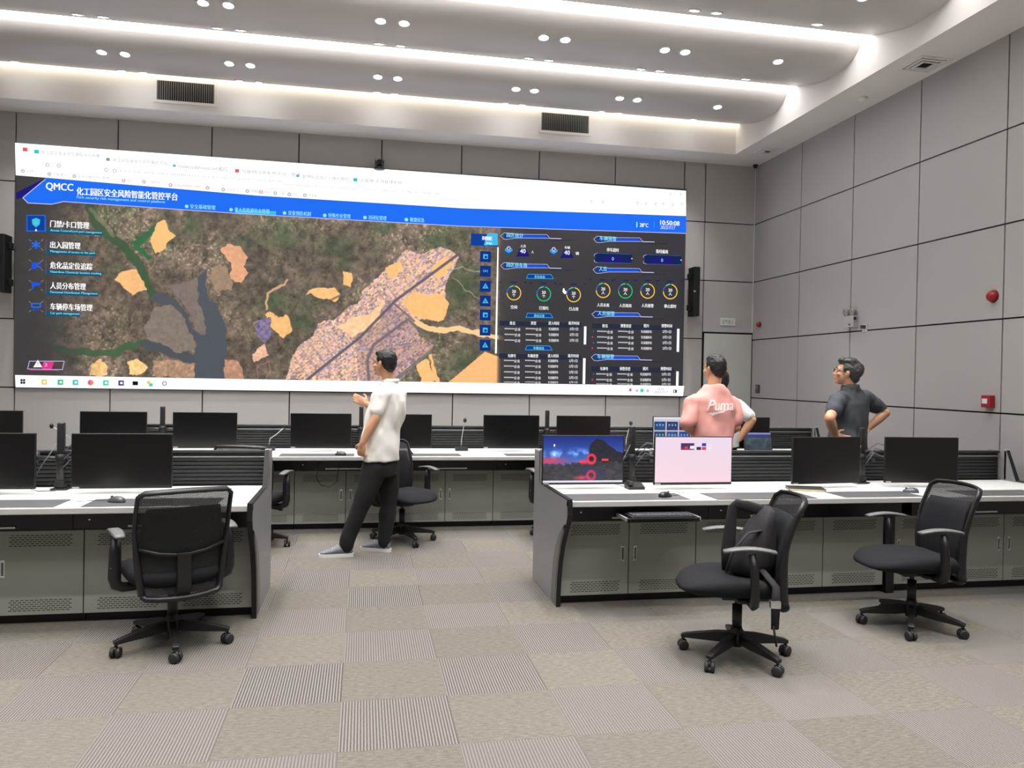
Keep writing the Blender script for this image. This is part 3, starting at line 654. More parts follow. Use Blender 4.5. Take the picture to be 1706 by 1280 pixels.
for u, v, c_ in ((867, 407.5, '人员'), (940.6, 410, '车辆')):
    st(b, c_, ml['white'], u, v, u+9, v+4.8, 4, .012); sp(b, ml['deep'], [(u-1, v+7), (u+9, v+7), (u+15, v+20), (u-7, v+20)], 2.2); st(b, '40', ml['offw'], u-.5, v+7.2, u+8.6, v+14.4, 4, .02)
st(b, '人', ml['white'], 885, 417.5, 889.5, 422.3, 4, .01); st(b, '辆', ml['white'], 959, 419.5, 964.5, 425, 4, .01)
header(b, 834, 437.5, '园区停车场', 878); sub(b, 877, 457, '车位状态')
def gauge(b, u, v, c_, unit):
    ringarc(b, ml[c_], u, v, 10.6, 12.2, 8, 268, 3, 40); ringarc(b, ml['steel'], u, v, 10.6, 12.2, 270, 318); ringarc(b, ml['mint'], u, v, 10.6, 12.2, 320, 358)
    st(b, '20', ml['white'], u-3.2, v-5, u+3.2, v, 4, .015); st(b, unit, ml['white'], u-2.8, v+1, u+2.8, v+6.4, 4, .012)
    for d in (-22, 0, 19): rect(b, ml['deep'], u+d-(5 if d == 0 else 1.6), v-18.5, u+d+(5 if d == 0 else 1.6), v-17, 3)
for u, v, c_, tx, L in ((856.2, 488.2, 'yellow', '空闲', 10.6), (905.9, 489.8, 'green', '已预约', 15), (955.6, 491.2, 'yellow', '已占用', 15)): gauge(b, u, v, c_, '个'); st(b, tx, ml['white'], u-L/2, v+20.4, u+L/2, v+26.4, 4, .014)
sub(b, 876, 522, '进出记录'); cA = [(840.5, 867), (875.7, 902), (914, 931), (949, 963)]
table(b, 535.5, (548, 557.5, 567), cA, ('姓名', '类型', '进入时间', '离开时间')); rect(b, ml['white'], 973, 544, 977, 574, 3)
sub(b, 875, 576, '车辆进出'); cA = [(a-1, c_-1) for a, c_ in cA]
table(b, 590, (601, 610.3, 620, 629.3, 637.6), cA, ('车牌号', '车辆类型', '进入时间', '离开时间'), 640); rect(b, ml['white'], 971.4, 597, 975.6, 640, 3)
sp(b, ml['white'], [(938, 481), (940, 480), (941, 484), (944, 486), (943, 490), (940, 490), (937, 486)], 6)
vobj(b, 'park_dashboard', ML)
b = MB()
header(b, 989, 393.5, '车辆预警', 1027)
for u, v, tx in ((1021, 413, '停车超时'), (1103, 415.5, '路线偏离')):
    st(b, tx, ml['white'], u-10, v, u+10, v+6.4, 4, .014)
    sp(b, ml['panel'], [(u-29, v+9), (u+32, v+11), (u+32, v+25), (u-29, v+23.5)], 2.2); sp(b, ml['deep'], [(u-12, v+14), (u+12, v+15), (u+20, v+24.5), (u-20, v+23.6)], 2.4)
    stroke(b, ml['lil'], [(u-26, v+9), (u-31, v+11), (u-31, v+14)], .006); stroke(b, ml['lil'], [(u-31, v+20), (u-31, v+23), (u-26, v+24.6)], .006); stroke(b, ml['steel'], [(u-26, v+9), (u+30, v+11)], .004); stroke(b, ml['steel'], [(u-26, v+24.6), (u+32, v+26)], .004)
    rect(b, ml['white'], u+31, v+17, u+32.4, v+19, 3); st(b, '0', ml['cyan'], u-1.6, v+15.6, u+1.6, v+21, 4, 0)
header(b, 988, 444.5, '人员', 1011)
for u, v, c_, tx in ((1004.8, 484, 'yellow', '人员未离'), (1041.8, 484.9, 'green', '人员离岗'), (1078.9, 485, 'yellow', '人员报警'), (1116.6, 486, 'yellow', '静止超时')): gauge(b, u, v, c_, '人'); st(b, tx, ml['white'], u-10, v+21, u+10, v+27, 4, .014)
header(b, 986, 518.6, '人员预警', 1024); cB = [(994.7, 1021), (1029.6, 1055.7), (1067.9, 1086), (1103.7, 1118)]
table(b, 540, (552.4, 561.8, 571, 580.3), cB, ('姓名', '预警类型', '照片', '预警时间')); rect(b, ml['white'], 1128, 548, 1132, 586.4, 3)
header(b, 985, 590.4, '车辆预警', 1023); cB = [(a-1.4, c_-1.4) for a, c_ in cB]
table(b, 611.5, (623.5, 632.8, 640.6), cB, ('车牌号', '预警类型', '照片', '预警时间'), 643); rect(b, ml['white'], 1126.6, 619, 1130.6, 643, 3)
for v in (561.8, 580.3, 632.8): sp(b, ml['magenta'], [(986, v-2), (988.5, v), (986, v+2)], 3)
for v in (552.4, 571, 623.5): sp(b, ml['steel'], [(988, v-2), (990, v), (988, v+2)], 3)
vobj(b, 'alert_dashboard', ML)
# task bar
b = MB()
sp(b, ml['bar2'], [(25, 625), (400, 631.7), (1140, 643.2), (1138, 660.2), (26, 645.5)], 6)
for i, (u, c_) in enumerate(((74, 'yellow'), (101, 'green'), (126, 'teal'), (151, 'orange'), (176.5, 'mint'), (202, 'purple'), (225.6, 'black'), (249.5, 'yellow'), (274, 'grey'))):
    v = 635.2+(u-38)*.013+.9
    if c_ == 'orange': rect(b, ml['white'], 141, v-8, 163, v+8, 6.5); ringarc(b, ml['orange'], u, v, .2, 5, 0, 180, 7, 20); ringarc(b, ml['pink'], u, v, .2, 5, 180, 360, 7, 20)
    elif c_ == 'grey': ringarc(b, ml['grey'], u, v, 2.4, 4, 0, 360, 7)
    elif c_ == 'black': rect(b, ml['black'], u-4.5, v-3, u+4.5, v+3.4, 7)
    elif u > 240: rect(b, ml['yellow'], u-4.5, v-4, u+1, v+1, 7); rect(b, ml['mint'], u-1, v, u+5, v+5, 7.4)
    else: rect(b, ml[c_], u-4.6, v-4.2, u+4.6, v+4.4, 7); rect(b, ml['white'], u-1.5, v-1.6, u+2.6, v+1.8, 7.5)
for i in range(2):
    for j in range(2): rect(b, ml['black'], 34.4+4.2*i, 631.8+4.2*j, 38+4.2*i, 635.4+4.2*j, 7)
rect(b, ml['lgrey'], 53.4, 630, 53.8, 642, 7); rect(b, ml['lgrey'], 1034, 645, 1034.4, 655, 7)
rect(b, ml['red'], 1048, 647.5, 1052, 652, 7); rect(b, ml['lgrey'], 1059, 649, 1063, 653, 7); rect(b, ml['mint'], 1066.6, 648, 1072, 653.6, 7); rect(b, ml['lgrey'], 1077, 649, 1081, 653.6, 7)
st(b, '10:50', ml['grey'], 1096, 646.4, 1106, 650, 7, 0); st(b, '2023/7/17', ml['grey'], 1090, 651.6, 1112, 655.2, 7, 0); rect(b, ml['ink'], 1121.5, 649.5, 1127.5, 654.5, 7); rect(b, ml['white'], 1122.6, 650.6, 1124.6, 653.4, 7.5)
vobj(b, 'task_bar', ML)
# engraved plate above the corner door
dp = thing('door_plate', 'small white name plate with four characters on the wall above the flush door', 'sign', (5.16, YW, 2.39))
MB().rbox((-.115, -.012, -.055), (.115, 0, .055), .003).obj('plate', mat('plate_white', (222, 222, 220), .35), dp)
b = MB(); put_text(b, '日气验人', 0, -.085, .09, -.032, .03, -.0126, .0); b.obj('lettering', mat('plate_ink', (70, 68, 66), .5), dp)
# ================================================================ CONSOLE DESKS
M_top = mat('white_worktop', (240, 240, 238), .28, spec=.5)
M_edge = mat('worktop_edge_grey', (176, 175, 174), .4)
M_steel = mat('painted_steel_grey', (150, 151, 143), .42, .0, noise_amt=.02, noise_scale=8)
M_side = mat('side_panel_grey', (136, 134, 136), .42, .0, noise_amt=.02, noise_scale=8)
M_side2 = mat('side_band_grey', (104, 101, 97), .45, .0)
M_slat = mat('slat_black', (27, 27, 29), .55, .0)
M_gap = mat('shadow_black', (14, 14, 14), .8)
M_chrome = mat('chrome', (205, 205, 205), .22, .9)
U = .4925
def cabinet(n, label, loc, U=U, hand=None, post=0):
    """base cabinet n doors wide; local x from 0, y 0 is the door face, going back"""
    t = thing('console_cabinet', label, 'cabinet', loc); W_ = n*U
    b = MB(); b.box((.004, .016, .055), (W_-.004, .60, .711)); b.obj('carcass', M_gap, t)
    b = MB(); b.box((.004, .05, 0), (W_-.004, .59, .055)); b.obj('plinth', M_black, t)
    b = MB(); b.box((.002, -.195, .602), (W_-.002, .02, .608)); b.box((.002, -.19, .608), (W_-.002, -.178, .712)); b.obj('drawer_panel', mat('drawer_black', (20, 20, 21), .3), t)
    for k in range(n):
        x0 = k*U+.003; x1 = (k+1)*U-.003
        d = MB(); d.box((x0, 0, .06), (x1, .016, .598)); dd = d.obj('door', M_steel, t, bevel=.0015)
        for zc, rws in ((.505, 6), (.115, 6)):
            v = MB()
            for r in range(rws):
                z = zc+(r-2.5)*.0125
                for q in range(13):
                    x = x0+.075+q*.0265+(.013 if r % 2 else 0)
                    v.box((x, -.0006, z), (x+.019, .0001, z+.0042))
            v.obj('vent_slots', M_gap, dd)
        left = (k % 2 == 0); hx = x1-.055 if left else x0+.03
        if hand: hx = x1-.055 if hand[k] == 'r' else x0+.03
        if hand and hand[k] == '-': continue
        h = MB(); h.rbox((hx, -.004, .285), (hx+.026, .0, .395), .002); h.m = 1; h.box((hx+.006, -.0046, .30), (hx+.020, -.0039, .38)); h.obj('recessed_handle', [M_chrome, mat('handle_well', (96, 96, 92), .5)], dd)
    if post: MB().box((-post, -.02, 0), (-.001, .3, .62)).obj('filler_post', M_black, t)
    # drawer pulls: one bright lip per two doors
    p = MB(); p.rbox((.30, -.205, .618), (min(W_-.3, .70), -.188, .630), .003); p.obj('drawer_pull', M_alu, t)
    kh = MB(); kh.smooth = True; kh.cyl((.09, -.196, .665), (.09, -.189, .665), .008); kh.obj('lock', M_chrome, t)
    return t
def worktop(x0, x1, yf, label):
    t = thing('console_worktop', label, 'desk', ((x0+x1)/2, yf, .713)); h = (x1-x0)/2
    b = MB(); b.rbox((-h, .014, .012), (h, .855, .037), .002); b.obj('top_board', M_top, t)
    b = MB(); b.rbox((-h, 0, 0), (h, .016, .036), .004); b.obj('front_edge', M_edge, t); 
    b = MB(); b.box((-h, .016, 0), (h, .84, .012)); b.obj('under_board', M_black, t)
    return t
def side_pts(o=0):
    front = [(0, .757), (.0, .66), (.03, .60), (.09, .53), (.16, .43), (.21, .32), (.24, .2), (.255, .1), (.26, 0)]
    back = [(.99, 0), (.99, .995), (.80, .995), (.70, .757)]
    return front, back
def end_panel(x0, x1, yf, label, side):
    t = thing('console_end_panel', label, 'desk panel', ((x0+x1)/2, yf, 0)); h = (x1-x0)/2; fr, bk = side_pts()
    b = MB(); b.prism(fr+bk, -h, h, 'x'); b.obj('panel', M_side, t)
    # black front edging that follows the curve and the top
    e = MB(); pts = [(.70, .757)]+fr; out = [(y-.014, z) if z < .75 else (y-.010, z+.008) for y, z in fr]
    pl = [(.80, 1.003), (.692, .765)]+out; pi = [(.80, .995), (.70, .757)]+fr
    for i in range(len(pl)-1): e.prism([pl[i], pl[i+1], pi[i+1], pi[i]], -h, h, 'x')
    e.obj('black_edging', M_black, t)
    # curved darker band on the outer face
    s_ = -1 if side == 'l' else 1
    f = MB(); cr = [(.02, .60), (.10, .57), (.20, .50), (.29, .40), (.345, .28), (.375, .15), (.385, 0.02)]; fr2 = [(y+.012, z) for y, z in fr if z < .62 and z > 0]+[(.27, .02)]
    xx = (-h-.0035, -h-.0005) if s_ < 0 else (h+.0005, h+.0035)
    f.prism(fr2[::1]+cr[::-1], xx[0], xx[1], 'x'); f.obj('curved_band', M_side2, t)
    p = MB(); p.rbox((-h, .80, .757), (h, .825, 1.01), .003); p.obj('corner_post', M_alu, t)
    c_ = MB(); c_.rbox((-h, -.006, .715), (h, .03, .757), .004); c_.obj('corner_cap', M_edge, t)
    return t
def slat_screen(x0, x1, yf, label):
    t = thing('slatted_desk_screen', label, 'desk screen', ((x0+x1)/2, yf+.86, .7502)); h = (x1-x0)/2-.008
    f = MB(); f.box((-h, .035, 0), (h, .055, .225)); f.obj('back_sheet', M_black, t)
    s_ = MB(); n = 8
    for k in range(n):
        z = .006+k*.027; s_.prism([(.035, z), (.020, z+.002), (.018, z+.022), (.035, z+.0245)], -h, h, 'x')
    s_.obj('slats', M_slat, t)
    c_ = MB(); c_.rbox((-h, .0, .225), (h, .06, .243), .004); c_.obj('cap_rail', M_dark, t)
    r_ = MB(); r_.rbox((-h, .006, .196), (h, .012, .202), .001); r_.obj('bright_rail', M_alu, t)
    b = MB(); b.box((-h, .05, -.69), (h, .085, .0)); b.obj('rear_panel', M_side, t)
    return t
Y1, Y2 = 4.83, 7.585
GAPX = 3.62
# front row, left block: from -4.60 to -.63
cab = None
def cabs(lst):
    for n, x, y, lb, *k in lst: cabinet(n, lb, (x, y, 0), *k)
cabs([(2, -.66-2*U, Y1+.295, 'two-door console cabinet at the aisle end of the left front desk, behind the mesh chair'),
      (2, -.66-4*U, Y1+.295, 'two-door console cabinet of the left front desk cut by the left edge of the view')])
worktop(-3.62, -.66, Y1, 'white worktop of the left front desk'); end_panel(-.66, -.63, Y1, 'grey curved end panel of the left front desk facing the aisle', 'r')
slat_screen(-3.62, -.66, Y1, 'dark slatted screen along the rear of the left front desk'); end_panel(-3.65, -3.62, Y1, 'grey curved end panel at the far left of the left front desk', 'l')
cabs([(2, -.66-6*U, Y1+.295, 'two-door console cabinet of the left front desk at its outer end')])
cabs([(2, 1.33, Y1+.295, 'two-door console cabinet at the aisle end of the right front desk, under the keyboard'),
      (3, 1.33+2*U, Y1+.295, 'three-door console cabinet of the right front desk behind the chair with the bag', U, 'rl-'),
      (3, 3.87, Y1+.295, 'three-door console cabinet at the right wall end of the right front desk', .474, 'lrl', .066)])
worktop(1.33, 5.30, Y1, 'white worktop of the right front desk'); end_panel(1.30, 1.33, Y1, 'grey curved end panel of the right front desk facing the aisle', 'l')
end_panel(5.30, 5.33, Y1, 'grey curved end panel of the right front desk next to the right wall', 'r'); slat_screen(1.33, 5.30, Y1, 'dark slatted screen along the rear of the right front desk')
# rear row
rl = ['at the far left end of the rear desk', 'second from the left end of the rear desk', 'third from the left end of the rear desk', 'of the rear desk beside the chair seen past the left front desk', 'of the rear desk directly left of the walking man', 'of the rear desk behind the walking man', 'of the rear desk between the walking man and the right block', 'of the rear desk hidden behind the wallpaper monitor', 'of the rear desk behind the pink shirt', 'at the right wall end of the rear desk']
for k in range(10): cabinet(2, 'two-door console cabinet '+rl[k], (5.27-(10-k)*2*U, Y2+.295, 0)) if 2 <= k else None
worktop(5.27-16*U, 5.27, Y2, 'long white worktop of the rear desk below the big screen'); slat_screen(5.27-16*U, 5.27, Y2, 'long dark slatted screen along the rear of the rear desk')
end_panel(5.27, 5.30, Y2, 'grey curved end panel of the rear desk next to the right wall', 'r'); end_panel(5.24-16*U, 5.27-16*U, Y2, 'grey curved end panel at the left end of the rear desk', 'l')
# ================================================================ MONITORS
M_scr_off = mat('screen_off', (5, 5, 6), .28, spec=.6, coat=0)
def monitor(name_lb, x, y, z, rz=0, pic=None, w_=.60, h_=.35, group=None):
    """x, y, z: middle of the lower front edge"""
    t = thing('monitor', name_lb, 'monitor', (x, y, z), rz)
    b = MB(); b.rbox((-w_/2, 0, 0), (w_/2, .022, h_), .004); b.rbox((-.16, .02, .08), (.16, .05, .28), .012); b.obj('housing', M_black, t)
    if pic is None: MB().box((-w_/2+.005, -.0008, .016), (w_/2-.005, .0004, h_-.006)).obj('screen', M_scr_off, t)
    else: pic(t, w_, h_)
    MB().box((-w_/2+.008, -.0015, .003), (-w_/2+.05, -.0004, .011)).obj('maker_badge', M_alu, t)
    MB().box((-w_/2, -.001, 0), (w_/2, .001, .003)).obj('lower_lip', M_dark, t)
    return t
def pic_wallpaper(t, w_, h_):
    x0, x1, z0, z1 = -w_/2+.006, w_/2-.006, .018, h_-.006
    def fn(X, Zz):
        s_ = (X-x0)/(x1-x0); q = (Zz-z0)/(z1-z0); C = np.empty(X.shape+(3,)); n = fbm(s_*300, q*170, 40, 4, 3); n2 = fbm(s_*300, q*300, 12, 4, 8)
        sky = np.array([26, 70, 190])*(1-0)+0; k = np.clip((q-.45)/.55, 0, 1)[..., None]
        C[:] = np.array([70, 110, 190])*(1-k)+np.array([14, 38, 128])*k
        cl = np.clip((n-.52)*5, 0, 1)*np.clip(1-abs(q-.62)/.16, 0, 1); C += cl[..., None]*np.array([110, 130, 150])
        rd = np.clip(1-np.hypot((s_-.08)/.30, (q-.46)/.12), 0, 1)[..., None]; C = C*(1-rd)+np.array([230, 60, 90])*rd
        mt = inpoly(s_+(n2-.5)*.02, q+(n2-.5)*.03, [(.55, .40), (.58, .82), (.66, .95), (.74, .92), (.82, .80), (.92, .68), (1.05, .60), (1.05, .2), (.5, .2)]); C[mt] = (np.array([30, 28, 40])*(.7+.8*n2)[..., None])[mt]
        gr = q < .44+.03*(n2-.5)*4-.05*(s_ < .35); C[gr] = (np.array([66, 64, 72])*(.35+1.0*n2)[..., None])[gr]
        wt = inpoly(s_, q, [(.38, .34), (.62, .36), (.78, .22), (.75, .02), (.45, .02), (.5, .15)]); C[wt] = (np.array([52, 54, 84])*(.8+.3*n2)[..., None])[wt]
        for cy, sg in ((.50, 1), (.14, .8)):
            d = np.hypot((s_-.60)/.058, (q-cy)/.115); a = np.clip(1.25-abs(d-.8)*3.0, 0, 1)[..., None]*sg; C = C*(1-a)+np.array([255, 48, 82])*a
            d2 = np.hypot((s_-.49)/.11, (q-cy+.06*sg)/.05); a = np.clip(1.3-d2, 0, 1)[..., None]*(n2 > .42)[..., None]*sg; C = C*(1-a)+np.array([250, 62, 92])*a
        r_ = (abs(s_-.775) < .042) & (abs(q-.485) < .024); C[r_] = [238, 60, 84]
        for cx, cy in ((.135, .80), (.135, .60)): m = (abs(s_-cx) < .011) & (abs(q-cy) < .025); C[m] = [230, 236, 245]
        bt = q < .035; C[bt] = [226, 222, 232]; return np.clip(C, 0, 255)
    picture('screen', t, x0, x1, z0-.004, z1, -.0008, 260, 150, fn, attr_mat('wallpaper_picture', 1.0))
def pic_pink(t, w_, h_):
    x0, x1, z0, z1 = -w_/2+.006, w_/2-.006, .018, h_-.006
    def fn(X, Zz):
        s_ = (X-x0)/(x1-x0); q = (Zz-z0)/(z1-z0); C = np.empty(X.shape+(3,)); k = q[..., None]; C[:] = np.array([248, 214, 226])*(1-k)+np.array([238, 218, 236])*k
        m = (abs(s_-.418) < .088) & (abs(q-.795) < .075); C[m] = [74, 44, 92]; m2 = m & (q < .77); C[m2] = [120, 50, 84]; m2 = m & (s_ > .45) & (q < .81) & (q > .74); C[m2] = [240, 235, 245]; m2 = m & (abs(s_-.40) < .02) & (abs(q-.77) < .025); C[m2] = [240, 50, 80]
        for i, c_ in enumerate(((226, 226, 250), (40, 60, 150), (236, 226, 244), (60, 30, 96), (226, 60, 80), (236, 232, 240))):
            cx = .565+.068*(i % 3); cy = .835-.082*(i//3); m = (abs(s_-cx) < .029) & (abs(q-cy) < .034); C[m] = c_
        return C
    picture('screen', t, x0, x1, z0, z1, -.0008, 200, 120, fn, attr_mat('pink_picture', 1.0))
def pic_tiles(t, w_, h_):
    x0, x1, z0, z1 = -w_/2+.006, w_/2-.006, .018, h_-.006
    def fn(X, Zz):
        s_ = (X-x0)/(x1-x0); q = (Zz-z0)/(z1-z0); C = np.empty(X.shape+(3,)); C[:] = [206, 206, 218]; n = fbm(s_*200, q*200, 10, 3, 6)[..., None]
        for i in range(4):
            for j in range(2):
                cx = .125+.245*i; cy = .70-.33*j; m = (abs(s_-cx) < .112) & (abs(q-cy) < .145); base = np.array(((26, 56, 110), (30, 40, 84), (36, 40, 90), (40, 60, 120), (60, 34, 60), (28, 44, 130), (40, 70, 70), (40, 40, 90))[i*2+j])
                C[m] = (base*(.6+1.1*n))[m]
                for d in (-.06, 0, .06): mm = (abs(s_-cx-d) < .014) & (abs(q-cy-.03) < .03); C[mm] = (90, 190, 220)
        m = q > .93; C[m] = [235, 235, 240]; m = q < .10; C[m] = [206, 150, 170]; return np.clip(C, 0, 255)
    picture('screen', t, x0, x1, z0, z1, -.0008, 220, 130, fn, attr_mat('tiles_picture', .9))
Z1 = .785
monitor('switched-off monitor on the left front desk, cut by the left edge', -2.305, 5.35, Z1)
monitor('switched-off monitor on the left front desk above the grey mouse', -1.50, 5.35, Z1)
monitor('lit monitor showing a night mountain wallpaper with a red glowing ring', 1.553, 5.36, Z1, 0, pic_wallpaper)
monitor('lit monitor with an almost blank pink-white screen and tiny thumbnails', 2.363, 5.30, Z1, 0, pic_pink)
monitor('switched-off monitor on the right front desk with a notebook at its foot', 3.43, 5.30, Z1, .10)
monitor('switched-off monitor on the right front desk, last toward the right wall', 4.237, 5.30, Z1, -.08)
for x, lb in ((-3.45, 'switched-off monitor on the rear desk, at the left edge of the view'), (-2.353, 'switched-off monitor on the rear desk partly behind the left front monitor'), (-1.517, 'switched-off monitor on the rear desk just left of the tall mesh chair back'), (-.407, 'switched-off monitor on the rear desk left of the walking man'), (.41, 'switched-off monitor on the rear desk half hidden by the walking man'), (1.553, 'switched-off monitor on the rear desk to the right of the gooseneck microphone'), (2.345, 'switched-off monitor on the rear desk directly behind the wallpaper monitor'), (4.22, 'switched-off monitor on the rear desk right of the man in the hidden white shirt')):
    monitor(lb, x, 8.10, Z1)
monitor('lit monitor with a grid of small dashboards beside the pink shirt', 3.43, 8.10, Z1, 0, pic_tiles)
# pole stands with two arms
def stand(x, y, label, a, b_, h=.44, cables=False, ya=None):
    t = thing('monitor_arm_stand', label, 'monitor stand', (x, y, .75))
    p = MB(); p.rbox((-.05, -.045, 0), (.05, .045, .012), .004); p.rbox((-.03, -.03, .012), (.03, .03, .06), .006); p.obj('clamp_base', M_black, t)
    p = MB(); p.smooth = True; p.rbox((-.022, -.02, .05), (.022, .02, h), .008); p.obj('pole', mat('pole_brown', (32, 29, 30), .4), t)
    for tx, ty in ((a, ya or -.15), (b_, ya or -.15)):
        r = MB(); r.smooth = True; sgn = 1 if tx > 0 else -1; e = (tx, ty+.012, .20)
        m = (tx*.48, .085, .20)
        r.tube([(0, 0, .20), m], .016, 10); r.tube([m, e], .014, 10); r.cyl((m[0], m[1], .16), (m[0], m[1], .24), .02); r.cyl((0, 0, .165), (0, 0, .235), .034); r.obj('arm', M_dark, t)
    if cables:
        c_ = MB(); c_.smooth = True
        for k in range(3): c_.tube([(.02, -.02, .25-.05*k), (.10, -.05+.02*k, .32-.04*k), (.2, -.04, .30-.05*k), (.28, -.08, .18)], .004, 6)
        c_.tube([(-.02, -.02, .3), (-.10, -.05, .16), (-.16, -.08, .02), (-.1, -.1, .006), (.0, -.09, .006)], .003, 6); c_.obj('cable', mat('cable_grey', (90, 90, 92), .5), t)
    return t
stand(-1.93, 5.56, 'black pole stand with two monitor arms on the left front desk', -.37, .43, cables=True)
stand(1.985, 5.56, 'black pole stand between the wallpaper monitor and the pink-white monitor', -.43, .38, cables=True)
stand(3.90, 5.56, 'black pole stand between the two switched-off monitors on the right front desk', -.45, .33, cables=True)
stand(-1.963, 8.33, 'black pole stand on the rear desk, top seen left of the tall mesh chair', -.39, .44, .43, ya=-.165)
stand(-.01, 8.33, 'black pole stand on the rear desk behind the walking man', -.39, .42, .45, ya=-.165)
stand(1.993, 8.33, 'black pole stand on the rear desk behind the wallpaper monitor', -.43, .35, .43, ya=-.165)
stand(3.83, 8.33, 'black pole stand on the rear desk behind the pink shirt', -.40, .38, .36, ya=-.165)
# laptop on the rear desk
lp = thing('laptop', 'open lit laptop with a misty landscape on the rear desk, right of the pink shirt', 'laptop', (4.34, 7.89, .75))
MB().rbox((-.17, -.12, 0), (.17, .12, .016), .004).obj('base', M_dark, lp)
LM = Matrix.Translation((0, .12, .012)) @ Matrix.Rotation(-.22, 4, 'X')
MB().rbox((-.17, -.004, 0), (.17, .004, .215), .003, M=LM).obj('lid', M_black, lp)
def fnl(X, Zz):
    s_ = X/.34+.5; q = Zz/.21; n = fbm(s_*100, q*60, 14, 4, 2)[..., None]; C = np.empty(X.shape+(3,)); C[:] = np.array([70, 84, 96])*(.4+1.0*n); m = q > .72; C[m] = [54, 60, 120]; m = q > .90; C[m] = [150, 156, 220]; return C
lo_ = picture('screen', lp, -.163, .163, .008, .207, 0, 90, 60, fnl, attr_mat('laptop_picture', .75)); lo_.matrix_parent_inverse = Matrix(); lo_.matrix_local = LM @ Matrix.Translation((0, -.0047, 0))
# desk mats
M_mat = mat('desk_mat', (84, 84, 86), .45)
for x, w_, y, yy, lb in ((-2.05, .66, Y1+.02, .28, 'dark desk mat at the left edge of the left front desk'), (-1.21, .74, Y1+.02, .28, 'dark desk mat with the grey mouse on the left front desk'), (1.75, .80, Y1+.02, .28, 'dark desk mat below the wallpaper monitor'),
                     (2.70, .74, Y1+.01, .28, 'dark desk mat between the pink-white monitor and the notebook'), (3.60, .62, Y1+.02, .26, 'dark desk mat left of the rightmost chair on the right front desk'), (4.62, .66, Y1+.02, .26, 'dark desk mat at the right wall end of the right front desk'),
                     (-.42, .70, Y2+.03, .25, 'dark desk mat on the rear desk left of the walking man'), (.62, .70, Y2+.03, .25, 'dark desk mat on the rear desk right of the walking man'), (1.72, .60, Y2+.03, .25, 'dark desk mat on the rear desk behind the wallpaper monitor')):
    o = MB().rbox((-w_/2, 0, 0), (w_/2, yy, .003), .001).obj('desk_mat', M_mat); o.location = (x, y, .7503); tag(o, lb, 'desk mat')
# mice
def mouse(x, y, rz, label, colr=(60, 60, 62), cable=True, z=.7535):
    t = thing('mouse', label, 'computer mouse', (x, y, z), rz)
    b = MB(); b.smooth = True; prof = []
    n = 16
    for i in range(n+1):
        q = -math.cos(PI*(i/n)); q = max(-.995, min(.995, q)); yy = .056*q; c_ = math.sqrt(1-q*q); w_ = .032*c_**.8*(1-.06*q); hh = .036*c_**.75*(1-.18*q)
        prof.append([(w_*math.cos(a), yy, hh*math.sin(a)) for a in [PI*k/12 for k in range(13)]]+[(0, yy, 0)])
    b.ring(prof); b.obj('shell', mat('mouse_%d' % colr[0], colr, .3), t)
    w2 = MB(); w2.smooth = True; w2.cyl((-.004, .03, .030), (.004, .03, .030), .007); w2.obj('scroll_wheel', M_black, t)
    if cable: c_ = MB(); c_.smooth = True; c_.tube([(0, .052, .008), (.01, .09, .004), (.0, .14, .003), (-.05, .20, .003), (-.06, .28, .003)], .0018, 6); c_.obj('cord', M_black, t)
mouse(-1.43, 5.00, 1.2, 'grey mouse on the dark mat of the left front desk', (66, 66, 68))
mouse(2.015, 4.965, -1.1, 'black mouse on the mat in front of the pink-white monitor', (26, 26, 28))
mouse(3.95, 5.05, 1.1, 'dark mouse on the right front desk behind the rightmost chair back', (70, 70, 74), False, .7505)
mouse(.45, 7.79, -1.2, 'black mouse on the rear desk just right of the walking man', (26, 26, 28), False)
mouse(-.20, 7.70, 1.3, 'small dark mouse on the rear desk by the hand of the walking man', (46, 46, 48), False)
# gooseneck microphones
def goose(x, y, label, lean, h=.30, side=0):
    t = thing('gooseneck_microphone', label, 'microphone', (x, y, .75))
    b = MB(); b.prism([(-.055, 0), (.055, 0), (.05, .025), (-.05, .045)][::-1], -.065, .065, 'x'); b.obj('base', M_dark, t)
    n = MB(); n.smooth = True; n.tube([(0, .02, .03), (lean*.1, .02, .12), (lean*.5, .01, h*.7), (lean, -.01, h)], .0045, 8); n.obj('gooseneck', M_alu, t)
    d = Vector((lean*.5, -.02, h*.3)).normalized(); hd_ = MB(); hd_.smooth = True; hd_.ell(Vector((lean, -.01, h))+d*.012, (.018, .018, .026)); hd_.obj('foam_head', M_black, t)
    k = MB(); k.box((.03, -.03, .034), (.05, -.01, .04)); k.obj('talk_button', M_alu, t)
goose(1.035, 8.20, 'gooseneck microphone standing upright on the rear desk beneath the map', .03, .31)
goose(-2.75, 8.20, 'gooseneck microphone leaning left on the rear desk at the left', -.17, .23)
goose(-.93, 8.22, 'gooseneck microphone leaning right on the rear desk behind the mesh chair', .15, .23)
goose(2.87, 8.22, 'gooseneck microphone on the rear desk left of the dashboard monitor', .04, .29)
# phone behind wallpaper monitor
ph = thing('desk_phone', 'black desk phone behind the foot of the pole beside the wallpaper monitor', 'phone', (1.94, 5.36, .75))
MB().prism([(-.05, 0), (.05, 0), (.05, .045), (-.05, .02)][::-1], -.06, .06, 'x').obj('body', M_black, ph)
MB().rbox((-.055, -.045, .030), (-.02, .05, .058), .008).obj('handset', M_dark, ph)
